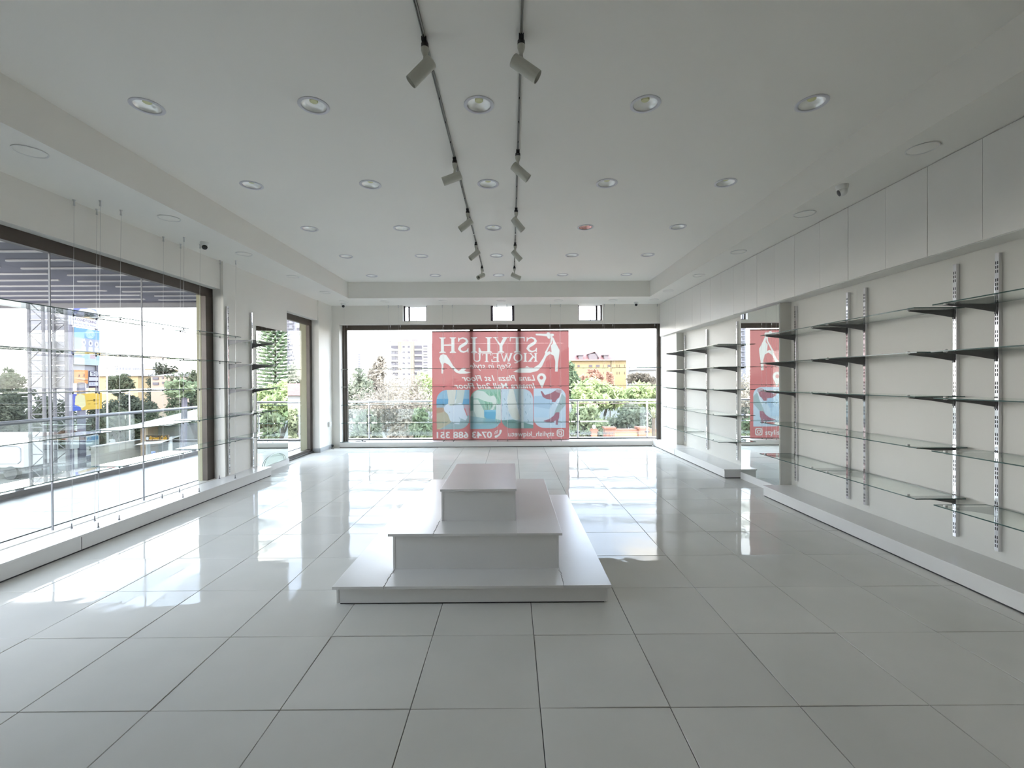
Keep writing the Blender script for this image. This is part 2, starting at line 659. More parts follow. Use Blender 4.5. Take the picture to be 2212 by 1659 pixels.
f3.box(-3.93, -3.825, YF, YF + .07, .12, 2.715)
f3.box(3.41, 3.53, YF, YF + .07, .12, 2.715)
f3.build('window_frame', M_FRAME, wn, bevel=.004)
for (a, b) in ((-3.825, -1.80), (-1.796, .24), (.244, 1.33), (1.334, 3.41)):
    MB().box(a, b, YF + .03, YF + .04, .12, 2.715).build('pane', G_WIN, wn)
for x in (-.93, .20):
    MB().box(x - .045, x + .045, YF + .10, YF + .17, .05, 2.8).build('mullion', M_FRAME, wn)
for k, (a, b) in enumerate(SW):
    wn = empty('window_%d' % (k + 4))
    struct(wn, ('small open clerestory window, %s above the far window' % ['leftmost', 'middle one', 'rightmost'][k]))
    f4 = MB()
    yy = YW + .10
    t = .03 if k != 1 else .055
    f4.box(a, a + t, yy, yy + .06, zb, zt + .1)
    f4.box(b - t, b, yy, yy + .06, zb, zt + .1)
    f4.box(a, b, yy, yy + .06, zb, zb + .022)
    f4.build('window_frame', M_FRAME2, wn)
    sa = MB()                                # sash, pushed outward at the hinge side
    w = b - a
    if k == 0:
        sa.box(a + .085, a + .125, yy + .07, yy + .10, zb + .02, zt + .1)
        sa.box(b - .035, b - .012, yy + .07, yy + .10, zb + .02, zt + .1)
        sa.box(a + .085, b - .012, yy + .07, yy + .10, zb + .012, zb + .035)
    elif k == 2:
        sa.box(b - .125, b - .085, yy + .07, yy + .10, zb + .02, zt + .1)
        sa.box(a + .012, a + .035, yy + .07, yy + .10, zb + .02, zt + .1)
        sa.box(a + .012, b - .085, yy + .07, yy + .10, zb + .012, zb + .035)
    else:
        sa.box(a + .03, b - .03, yy + .07, yy + .10, zb + .01, zb + .03)
    sa.build('sash', M_FRAME2, wn)
    MB().box((a + b) / 2 + .01, (a + b) / 2 + .02, yy - .012, yy - .004, zb + .01, zb + .11).box((a + b) / 2, (a + b) / 2 + .04, yy - .012, yy, zb + .005, zb + .02).build('stay', M_BLACK, wn)

# ------------------------------------------------------------------ LEDGES (low white display plinths along the walls)
def ledge(name, label, x0, x1, y0, y1, front, top=.145, seams=()):
    """front: 'x+' 'x-' 'y-' side that faces the room"""
    t = thing(name, label, 'ledge', ((x0 + x1) / 2, (y0 + y1) / 2, 0))
    cx_, cy_ = (x0 + x1) / 2, (y0 + y1) / 2
    x0, x1, y0, y1 = x0 - cx_, x1 - cx_, y0 - cy_, y1 - cy_
    s = .012
    bx, tb, kk = MB(), MB(), MB()
    tb.box(x0, x1, y0, y1, top - .018, top)
    if front == 'x+':
        bx.box(x0, x1 - s, y0 + s, y1 - s, .014, top - .018)
        kk.box(x0, x1 - s - .01, y0 + s, y1 - s, 0, .014)
    elif front == 'x-':
        bx.box(x0 + s, x1, y0 + s, y1 - s, .014, top - .018)
        kk.box(x0 + s + .01, x1, y0 + s, y1 - s, 0, .014)
    else:
        bx.box(x0, x1, y0 + s, y1, .014, top - .018)
        kk.box(x0, x1, y0 + s + .01, y1, 0, .014)
    tb.build('top_board', M_LAM, t, bevel=.002)
    bx.build('front_board', M_LAM, t, bevel=.002)
    kk.build('kick', M_GAP, t)  # near-black colour stands for the shadow line under the ledge
    sm = MB()
    for q in seams:
        if front in ('x+', 'x-'):
            q = q - cy_
            xx = x1 - s + .0006 if front == 'x+' else x0 + s - .0006
            sm.box(min(xx, xx - .001), max(xx, xx + .001), q - .002, q + .002, .014, top - .018)
            sm.box(x0 + .01, x1 - .001, q - .002, q + .002, top, top + .0006)
    if seams:
        tag(sm.build('board_seams', M_GAP, t), kind='stuff')
    return t


ledge('window_ledge', 'long low white ledge under the big left window', -4.165, -3.86, -3.5, 7.29, 'x+', .15, (2.3, 4.06))
ledge('far_ledge', 'low white ledge running under the far window', -3.925, 3.22, 10.30, YF - .005, 'y-', .122)
ledge('shelf_ledge', 'low white ledge under the nearest bays of right wall shelves', XLED, XN, -3.5, 5.83, 'x-', .14, (1.9,))
ledge('shelf_ledge', 'low white ledge under right shelves between far window and right mirror', XLED, XN - .001, 6.87, 10.36, 'x-', .14, (9.0,))

# ------------------------------------------------------------------ MIRRORS
MB().box(XB, XB + .005, 7.33, 8.35, .105, 2.42)
for nm, lab, (a, b, c, d, e, f) in (('wall_mirror', 'tall frameless mirror on the left wall beside the narrow window', (XB + .001, XB + .007, 7.33, 8.34, .105, 2.43)),
                                    ('wall_mirror', 'tall frameless mirror between the shelf bays of the right wall', (XR - .007, XR - .001, 5.88, 6.85, .105, 2.50))):
    o = MB().box(a, b, c, d, e, f).build(nm, [mirror_mat()])
    tag(o, lab, 'mirror')

# ------------------------------------------------------------------ OVERHEAD CABINETS on the right wall
joints = [-1.4, -.97, -.54, -.11, .32, .75, 1.18, 1.60, 2.02, 2.43, 2.85, 3.271, 3.704, 4.117, 4.575, 4.993, 5.441, 5.853, 6.271, 6.607, 6.935, 7.335, 7.737, 8.13, 8.51, 8.93, 9.37, 9.80, 10.355]
pairs = [(joints[i], joints[i + 1], joints[i + 2]) for i in range(0, len(joints) - 2, 2)]
nc = len(pairs)
for k, (a, m_, b) in enumerate(pairs):
    t = thing('overhead_cabinet', 'white two-door overhead cabinet on right wall, %s from the far window' % ORD[nc - 1 - k], 'cabinet', (XCAB, (a + b) / 2, 2.505), 'overhead cabinets along the right wall')
    yc = (a + b) / 2
    MB().box(.019, XN - XCAB - .002, a - yc + .001, b - yc - .001, 0, ZS - 2.505 - .002).build('body', M_LAM2, t)
    gl_ = [.0022, .0012]
    for (p, q, w0, w1) in ((a, m_, gl_[0], gl_[1]), (m_, b, gl_[1], gl_[0])):
        MB().box(0, .017, p - yc + w0, q - yc - w1, .003, ZS - 2.505 - .006).build('door', M_LAM2, t, bevel=.0012)
    MB().box(.010, .019, a - yc, b - yc, .004, ZS - 2.505 - .01).build('gap_shadow', M_GAP, t)

# ------------------------------------------------------------------ SLOTTED RAILS, BRACKETS, GLASS SHELVES
def rail_mesh(h0, h1, side):
    """channel standing off the wall, origin on the wall face; side=-1 faces -X, +1 faces +X"""
    d = .030
    m = MB()
    m.box(*sorted((0, side * d)), -.0135, .0135, h0, h1)
    s = MB()
    z = h0 + .04
    k = 0
    while z < h1 - .03:
        if k % 4 != 3:
            for yy in (-.0065, .0065):
                s.box(*sorted((side * d, side * (d + .0008))), yy - .0024, yy + .0024, z - .011, z + .011)
        z += .032
        k += 1
    return m, s


def make_rail(label, x, y, h0, h1, side, group):
    t = thing('slotted_rail', label, 'shelf rail', (x, y, 0), group)
    m, s = rail_mesh(h0, h1, side)
    m.build('channel', M_CHROME, t, bevel=.0015)
    o = s.build('slots', M_SLOT, t)
    o['kind'] = 'stuff'
    return t


def bracket_obj(label, x, y, z, side, length, group):
    """tapered steel arm whose top edge carries the glass; origin at the rail"""
    t = thing('shelf_bracket', label, 'bracket', (x, y, z), group)
    s = side
    pr = [(0, -.003, 0), (s * length, -.003, 0), (s * length, -.003, -.010), (s * length * .45, -.003, -.034), (s * .03, -.003, -.058), (0, -.003, -.062)]
    MB().prism(pr, (0, .006, 0)).build('arm', M_DARKSTEEL, t)
    MB().box(*sorted((0, s * .012)), -.007, .007, -.075, .012).build('hook', M_DARKSTEEL, t)
    MB().box(*sorted((s * (length - .004), s * (length + .016))), -.010, .010, -.004, .017).build('tip_clip', M_WHITEP, t, bevel=.003)
    return t


def glass_shelf(label, x0, x1, y0, y1, z, group, tilt=0, th=.008):
    cx_, cy_ = (x0 + x1) / 2, (y0 + y1) / 2
    hx, hy = (x1 - x0) / 2, (y1 - y0) / 2
    m = MB()
    v = [(-hx, -hy, 0), (hx, -hy, 0), (hx, hy, 0), (-hx, hy, 0), (-hx, -hy, th), (hx, -hy, th), (hx, hy, th), (-hx, hy, th)]
    m.add(v, [(0, 3, 2, 1), (4, 5, 6, 7)], 0)
    m.add(v, [(0, 1, 5, 4), (1, 2, 6, 5), (2, 3, 7, 6), (3, 0, 4, 7)], 1)
    o = m.build('glass_shelf', [G_SHELF, G_EDGE])
    o.location = (cx_, cy_, z)
    o.rotation_euler = (tilt, 0, 0)
    tag(o, label, 'glass shelf', group)
    return o


LV = ['top', 'second', 'middle', 'fourth', 'lowest']
RZ = [2.062, 1.708, 1.355, .952, .545]
RAILX = XN
bays = [('bay nearest the camera', 2.35, 3.36, 2.26, 3.425, 0), ('second bay from the camera', 3.68, 4.62, 3.565, 4.70, .004), ('third bay from the camera, beside the mirror', 4.86, 5.75, 4.70, 5.80, .002)]
fbays = [('first bay beyond the mirror', 7.24, 8.36, 6.98, 8.33, -.008), ('last bay before the far window', 8.36, 9.43, 8.40, 9.50, -.008)]
for bi, (nm, r0, r1, g0, g1, dz) in enumerate(bays + fbays):
    for q, y in enumerate((r0, r1)):
        if nm.startswith('last') and q == 0:
            continue                          # shares the far upright of the bay before it
        make_rail('chrome slotted rail, %s upright of the %s, right wall' % (('near', 'far')[q], nm.split(',')[0]), RAILX, y, .215, 2.44, -1, 'slotted rails on the right wall')
    for li, z in enumerate(RZ):
        zz = z + dz
        for q, y in enumerate((r0, r1)):
            if nm.startswith('last') and q == 0:
                continue
            bracket_obj('grey bracket, %s level, %s upright, %s, right wall' % (LV[li], ('near', 'far')[q], nm.split(',')[0]), RAILX - .03, y, zz, -1, .375, 'brackets on the right wall')
        e = [0, .012, -.01, .006, -.012][(li + bi) % 5]
        glass_shelf('clear glass shelf, %s level of the %s on right wall' % (LV[li], nm.split(',')[0]), 3.20, 3.60, g0 + e, g1 + e, zz, 'glass shelves on the right wall')

# two rails and five short shelves on the left pier
LZ2 = [2.12, 1.772, 1.41, 1.056, .70]
for q, y in enumerate((6.57, 7.18)):
    make_rail('chrome slotted wall rail on left pier, %s' % ('next to big window', 'next to left mirror')[q], XB, y, .17, 2.615, 1, 'slotted rails on the left pier')
    for li, z in enumerate(LZ2):
        bracket_obj('grey steel bracket, %s level, on left pier rail %s' % (LV[li], ('next to big window', 'next to mirror')[q]), XB + .03, y, z, 1, .335, 'brackets on the left pier')
for li, z in enumerate(LZ2):
    glass_shelf('short clear glass shelf, %s level on the left pier brackets' % LV[li], XB + .035, XB + .385, 6.60, 7.26, z, 'glass shelves on the left pier')

# hanging shelves in front of the big left window
LZ = [2.158, 1.792, 1.426, 1.036, .678]
lb = [('nearest bay', 2.95, 4.40), ('middle bay', 4.50, 5.49), ('far bay', 5.62, 6.52)]
for bi, (nm, a, b) in enumerate(lb):
    for li, z in enumerate(LZ):
        glass_shelf('wire-hung clear glass shelf, %s level of %s at big left window' % (LV[li], nm), -4.185, -3.885, a, b, z + random.uniform(-.003, .003), 'hanging glass shelves at the big left window', tilt=random.uniform(-.002, .004))


def cable(label, top, bot, grips, group, sag=.0):
    t = thing('display_cable', label, 'cable', bot, group)
    top, bot = Vector(top), Vector(bot)
    d = top - bot
    w = MB()
    pts = [Vector((0, 0, .03)), d * .35 + Vector((sag, sag * .6, 0)), d * .7 + Vector((sag * .3, 0, 0)), d - Vector((0, 0, .05))]
    w.path(pts, .0012, n=6)
    w.build('wire', M_WIRE, t)
    MB().tube(d - Vector((0, 0, .055)), d - Vector((0, 0, .02)), .009, .006, n=10).tube(d - Vector((0, 0, .02)), d, .006, .013, n=10).build('ceiling_fitting', M_STEEL, t)
    MB().tube((0, 0, 0), (0, 0, .008), .012, .008, n=10).tube((0, 0, .008), (0, 0, .045), .005, .004, n=8).build('ledge_fitting', M_DARKSTEEL, t)
    for z in grips:
        k = (z - bot.z) / max(d.z, .01)
        c = d * k
        MB().tube(c - Vector((0, 0, .016)), c - Vector((0, 0, .0005)), .008, n=10).build('grip', M_DARKSTEEL, t)
    return t


cab = [(-4.13, 4.30, 'rear', 'far end of nearest bay'), (-3.90, 4.32, 'front', 'far end of nearest bay'),
       (-4.13, 4.535, 'rear', 'near end of middle bay'), (-3.91, 4.56, 'front', 'near end of middle bay'),
       (-4.13, 5.40, 'rear', 'far end of middle bay'), (-3.90, 5.42, 'front', 'far end of middle bay'),
       (-4.13, 5.68, 'rear', 'near end of far bay'), (-3.90, 5.70, 'front', 'near end of far bay'),
       (-4.13, 6.45, 'rear', 'far end of far bay'), (-3.92, 6.47, 'front', 'far end of far bay')]
for (x, y, fr, lab) in cab:
    cable('thin steel hanging cable, %s one at %s, big left window' % (fr, lab), (x, y, ZS), (x - .004, y - .06, .15), LZ, 'hanging cables at the big left window', sag=random.uniform(-.006, .01))

# hanging shelves in front of the far window
FZ = [1.795, 1.385, .972, .555]
FE = [-3.92, -2.68, -1.445, -.20, 1.025, 2.26, 3.47]
FL = ['top', 'second', 'third', 'lowest']
for bi in range(6):
    a, b = FE[bi] + .04, FE[bi + 1] - .04
    has = [z for li, z in enumerate(FZ) if not (li == 3 and bi == 5)]
    for li, z in enumerate(FZ):
        if z in has:
            glass_shelf('wire-hung glass shelf, %s level, %s bay from left at far window' % (FL[li], ORD[bi]), a, b, 10.305, 10.55, z + random.uniform(-.003, .003), 'hanging glass shelves at the far window')
    for q, x in enumerate((a + .075, b - .075)):
        cable('thin front hanging cable at %s end of %s bay from left, far window' % (('left', 'right')[q], ORD[bi]), (x, 10.335, ZS), (x + .003, 10.335, .122), has, 'hanging cables at the far window')
        cable('thin rear hanging cable at %s end of %s bay from left, far window' % (('left', 'right')[q], ORD[bi]), (x, 10.515, 2.825), (x - .003, 10.515, .122), has, 'hanging cables at the far window')

# ------------------------------------------------------------------ TIERED DISPLAY PLINTH
t = thing('display_plinth', 'three-tier white display plinth in the middle of the floor', 'display plinth', (-.27, 4.2, 0))
ox, oy = .27, -4.2


def tier(name, x0, x1, y0, y1, z0, z1, ov, plate=.018):
    bx = MB().box(x0 + .016, x1 - .016, y0, y1, z0, z1 - plate).build(name + '_panel' if False else 'tier_panel', M_LAM, t, bevel=.0015)
    bx.location = (ox, oy, 0)
    for xx in (x0, x1 - .016):
        o = MB().box(xx, xx + .016, y0 - .002, y1, z0, z1 - plate).build('side_panel', M_LAM, t, bevel=.0012)
        o.location = (ox, oy, 0)
    return bx


def plates(x0, x1, y0, y1, z1, splits, plate=.018):
    e = [x0] + splits + [x1]
    for a, b in zip(e[:-1], e[1:]):
        o = MB().box(a + .0008, b - .0008, y0, y1, z1 - plate, z1).build('top_board', M_LAM, t, bevel=.0015)
        o.location = (ox, oy, 0)


tier('lower', -1.19, .645, 3.05, 5.40, .012, .135, .02)
o = MB().box(-1.17, .625, 3.062, 5.38, 0, .012).build('kick', M_GAP, t)
o.location = (ox, oy, 0)
plates(-1.21, .668, 3.02, 5.43, .135, [-.862, .345])
tier('middle', -.872, .342, 3.30, 5.06, .135, .402, .02)
plates(-.903, .366, 3.272, 5.09, .402, [-.572, .035])
tier('upper', -.557, .03, 3.572, 4.62, .402, .660, .02)
plates(-.564, .038, 3.542, 4.645, .660, [])
gl = MB()
random.seed(3)
for (x, y0, y1, z) in ((-.862, 3.02, 3.30, .1352), (-.572, 3.28, 3.57, .4022), (.345, 3.03, 3.29, .1352)):
    pts = []
    y = y0
    while y < y1:
        pts.append((x + random.uniform(-.007, .007), y, z))
        y += .022
    for a, b in zip(pts[:-1], pts[1:]):
        gl.tube(a, b, .0014, n=5)
o = gl.build('glue_marks', mat('dried glue', (.25, .24, .22), .7), t)
o.location = (ox, oy, 0)

# ------------------------------------------------------------------ DOWNLIGHTS
def make_downlight():
    t = thing('downlight', '', 'downlight', (0, 0, 0))
    MB().lathe([(.090, 0), (.112, 0), (.113, -.004), (.108, -.007), (.090, -.006), (.086, 0), (.086, .01)]).build('trim_ring', M_TRIM, t, smooth=True)
    MB().lathe([(.0865, 0.0), (.081, .012), (.064, .027), (.030, .038)]).build('reflector', M_REFL, t, smooth=True)
    MB().lathe([(.0, .026), (.026, .026), (.030, .030), (.030, .040)], n=20).build('led', M_LED, t)
    MB().lathe([(.0925, .0), (.0925, .075), (.0, .075)]).build('can', M_GAP, t)
    return t


d0 = make_downlight()
ROWN = ['nearest row', 'second row', 'third row', 'fourth row', 'farthest row']
COLN = ['far left', 'left of the tracks', 'between the two tracks', 'right of the tracks', 'far right']
first = True
for j, y in enumerate(DLY):
    for i, x in enumerate(DLX):
        o = d0 if first else copy_tree(d0)
        first = False
        o.location = (x, y, ZC)
        lab = 'recessed round downlight in %s of tray ceiling, %s' % (ROWN[j], COLN[i])
        if i == 3 and j == 2:
            lab = 'recessed downlight with reddish reflector, third row, right of the tracks'
        tag(o, lab, 'downlight', 'recessed downlights in the tray ceiling')
        if i == 3 and j == 2:
            for ch in o.children:
                if ch.name.startswith('reflector'):
                    ch.data = ch.data.copy()
                    ch.data.materials[0] = mat('reddish reflector', (.78, .45, .42), .25, 1.0)
                    ch['label'] = 'reddish reflector'


def make_panel_light():
    t = thing('panel_light', '', 'ceiling light', (0, 0, 0))
    MB().lathe([(.092, -.001), (.101, -.001), (.102, -.007), (.098, -.009), (.094, -.007), (.092, -.002)]).build('frame', M_WHITEP, t, smooth=True)
    MB().lathe([(.0, -.004), (.089, -.004), (.092, -.002)]).build('diffuser', M_CEIL, t, smooth=True)
    return t


p0 = make_panel_light()
RL = [(-3.59, 3.40, 'left border, nearest'), (-3.60, 4.79, 'left border, second from camera'), (-3.60, 6.13, 'left border, third from camera'),
      (-3.58, 7.45, 'left border, fourth from camera'), (-3.59, 8.77, 'left border, fifth from camera'), (-3.61, 9.79, 'far border, left corner'),
      (-2.72, 9.80, 'far border, second from left'), (-1.46, 9.80, 'far border, third from left'), (-.20, 9.82, 'far border, middle'),
      (1.04, 9.81, 'far border, third from right'), (2.22, 9.80, 'far border, second from right'), (3.10, 9.78, 'far border, right corner'),
      (3.08, 8.82, 'right border, fifth from camera'), (3.14, 7.53, 'right border, fourth from camera'), (3.11, 6.16, 'right border, third from camera'),
      (3.10, 4.76, 'right border, second from camera'), (3.12, 3.42, 'right border, nearest')]
for k, (x, y, lab) in enumerate(RL):
    o = p0 if k == 0 else copy_tree(p0)
    o.location = (x, y, ZS)
    tag(o, 'flat round ceiling light in the %s' % lab, 'ceiling light', 'flat round lights in the ceiling border')

# ------------------------------------------------------------------ TRACKS AND SPOTLIGHTS
TX = [-.508, .073]
for k, x in enumerate(TX):
    t = thing('light_track', 'long grey ceiling track, %s one of the pair' % ('left', 'right')[k], 'light track', (x, 4.5, ZC), 'ceiling light tracks')
    for (a, b) in ((.3, 6.32), (6.36, 8.47)):
        m = MB()
        m.box(-.009, -.0035, a - 4.5, b - 4.5, -.018, 0).box(.0035, .009, a - 4.5, b - 4.5, -.018, 0).box(-.009, .009, a - 4.5, b - 4.5, -.008, 0)
        m.build('track_channel', M_TRACK, t)
    MB().box(-.0095, .0095, 6.318 - 4.5, 6.362 - 4.5, -.019, 0).build('joiner', M_WHITEP, t)
    MB().box(-.0095, .0095, 8.47 - 4.5, 8.49 - 4.5, -.019, 0).build('end_cap', M_TRACK, t)
    sc = MB()
    y = .6
    while y < 8.4:
        sc.lathe([(.0, -.0195), (.005, -.0195), (.005, -.008)], (0, y - 4.5, 0), n=8)
        y += .30
    o = sc.build('screws', M_BLACK, t)
    o['kind'] = 'stuff'

SPOT = [[(2.74, 45, 0), (4.19, 20, 0), (5.43, 37, 0), (6.72, 43, -.25), (8.10, 42, -1.1)], [(2.72, 35, 0), (4.06, 40, .1), (5.41, 50, .1), (6.76, 47, .1), (8.12, 25, 0)]]
for k, x in enumerate(TX):
    sg = (-1, 1)[k]
    for j, (y, ang, yy) in enumerate(SPOT[k]):
        t = thing('track_spotlight', 'cream cylinder spotlight, %s from the camera on %s track' % (ORD[j], ('left', 'right')[k]), 'spotlight', (x, y, ZC), 'cylinder spotlights on the ceiling tracks')
        MB().box(-.015, .015, -.035, .035, -.035, -.012).lathe([(.019, -.062), (.023, -.055), (.022, -.035), (.012, -.030)], n=16, close=True).build('adapter_top', M_BLACK, t)
        MB().lathe([(.010, -.112), (.017, -.095), (.023, -.075), (.023, -.060)], n=18, close=True).build('adapter', M_SPOT, t, smooth=True)
        MB().tube((0, 0, -.11), (sg * .006, 0, -.165), .010, .010, n=10).build('stem', M_SPOT, t)
        a = math.radians(ang)
        d = Vector((sg * math.cos(a), yy, -math.sin(a))).normalized()
        c = Vector((sg * .012, 0, -.19))
        hd = MB()
        hd.lathe([(.0, -.075), (.034, -.075), (.039, -.071), (.039, .105), (.0365, .106), (.0345, .100), (.0345, .045)], c, n=28, axis=d)
        hd.build('head', M_SPOT, t, smooth=True)
        MB().lathe([(.0, .046), (.0343, .046)], c, n=24, axis=d).build('lamp_face', M_GAP, t)

# ------------------------------------------------------------------ CCTV CAMERAS
def cctv(label, loc, look):
    t = thing('security_camera', label, 'security camera', loc)
    look = Vector(look).normalized()
    MB().lathe([(.0, 0), (.050, 0), (.050, -.012), (.046, -.035), (.040, -.042), (.0, -.042)]).build('base', M_WHITEP, t, smooth=True)
    c = Vector((0, 0, -.055))
    m = MB()
    n = 12
    pr = []
    for i in range(n + 1):
        th = PI * i / n
        pr.append((max(.0005, .042 * math.sin(th)), -.042 * math.cos(th)))
    pr = [q for q in pr if q[1] < .030]
    m.lathe(pr, c, n=24, axis=look)
    m.build('turret', M_WHITEP, t, smooth=True)
    MB().lathe([(.0, .034), (.020, .034), (.030, .029)], c, n=24, axis=look).build('lens', M_BLACK, t, smooth=True)
    return t


cctv('white dome security camera on left ceiling border near big window', (-3.79, 5.62, ZS), (.5, -.72, -.42))
cctv('white dome security camera on right ceiling border above overhead cabinets', (2.99, 4.07, ZS), (-.88, .25, -.42))
cctv('small white security camera at left end of the far wall', (-3.72, 10.05, ZS), (.45, -.8, -.35))
cctv('small white security camera at right end of the far wall', (2.80, 10.08, ZS), (-.2, -.9, -.35))

# ------------------------------------------------------------------ SMALL THINGS
t = thing('wall_socket', 'white socket box low in the far left corner', 'socket', (XD + .001, 10.16, .56))
MB().box(0, .035, -.06, .06, -.055, .055).build('box', M_WHITEP, t, bevel=.004)
MB().box(.035, .039, -.045, .045, -.04, .04).build('face_plate', M_WHITEP, t, bevel=.0015)
MB().box(.039, .043, -.012, .012, -.015, .015).build('switch', M_WHITEP, t)
t = thing('plug_lead', 'short black lead lying on floor in the far left corner', 'cable', (XD + .06, 10.2, 0))
MB().path([(0, 0, .06), (-.01, -.02, .03), (.0, -.05, .008), (.03, -.07, .006), (.05, -.05, .006)], .006).build('lead', M_BLACK, t)
MB().box(-.02, .02, -.02, .02, .05, .085).build('plug', M_BLACK, t, bevel=.004)
t = thing('coiled_lead', 'black coiled lead on left end of the far ledge', 'cable', (-3.52, 10.44, .122))
pts = [(.09 * math.cos(q) * (1 + .1 * math.sin(3 * q)), .05 * math.sin(q), .006 + .014 * q / 6.3) for q in np.linspace(0, 7.4, 26)]
MB().path(pts, .006).build('lead', M_BLACK, t)
MB().box(.10, .15, .01, .035, 0, .02).build('plug', M_BLACK, t, bevel=.003)
o = glass_shelf('clear glass offcut lying on left end of the far ledge', -3.93, -3.63, 10.33, 10.52, .1225, None)
o.name = 'glass_offcut'
o.rotation_euler = (0, 0, .12)
# curved offcut of glass leaning on the foot of the left mirror
pr = []
for i in range(17):
    a = PI * i / 16
    pr.append((.0, -.36 * math.cos(a), .165 * math.sin(a)))
o = MB().prism(pr, (.006, 0, 0)).build('curved_glass_offcut', [G_SHELF])
o.location = (XB + .026, 7.86, .103)
o.rotation_euler = (0, math.radians(-4), 0)
tag(o, 'curved clear glass offcut leaning on foot of the left mirror', 'glass piece')
ed = MB()
ed.path(pr, .004, n=6)
e = ed.build('polished_edge', mat('pale glass edge', (.75, .85, .82), .2), o)

# ------------------------------------------------------------------ FLAT PRINT: a small rasteriser writing into a mesh colour attribute
def lin(c):
    return tuple((v / 255 / 12.92) if v / 255 <= .04045 else (((v / 255) + .055) / 1.055) ** 2.4 for v in c)


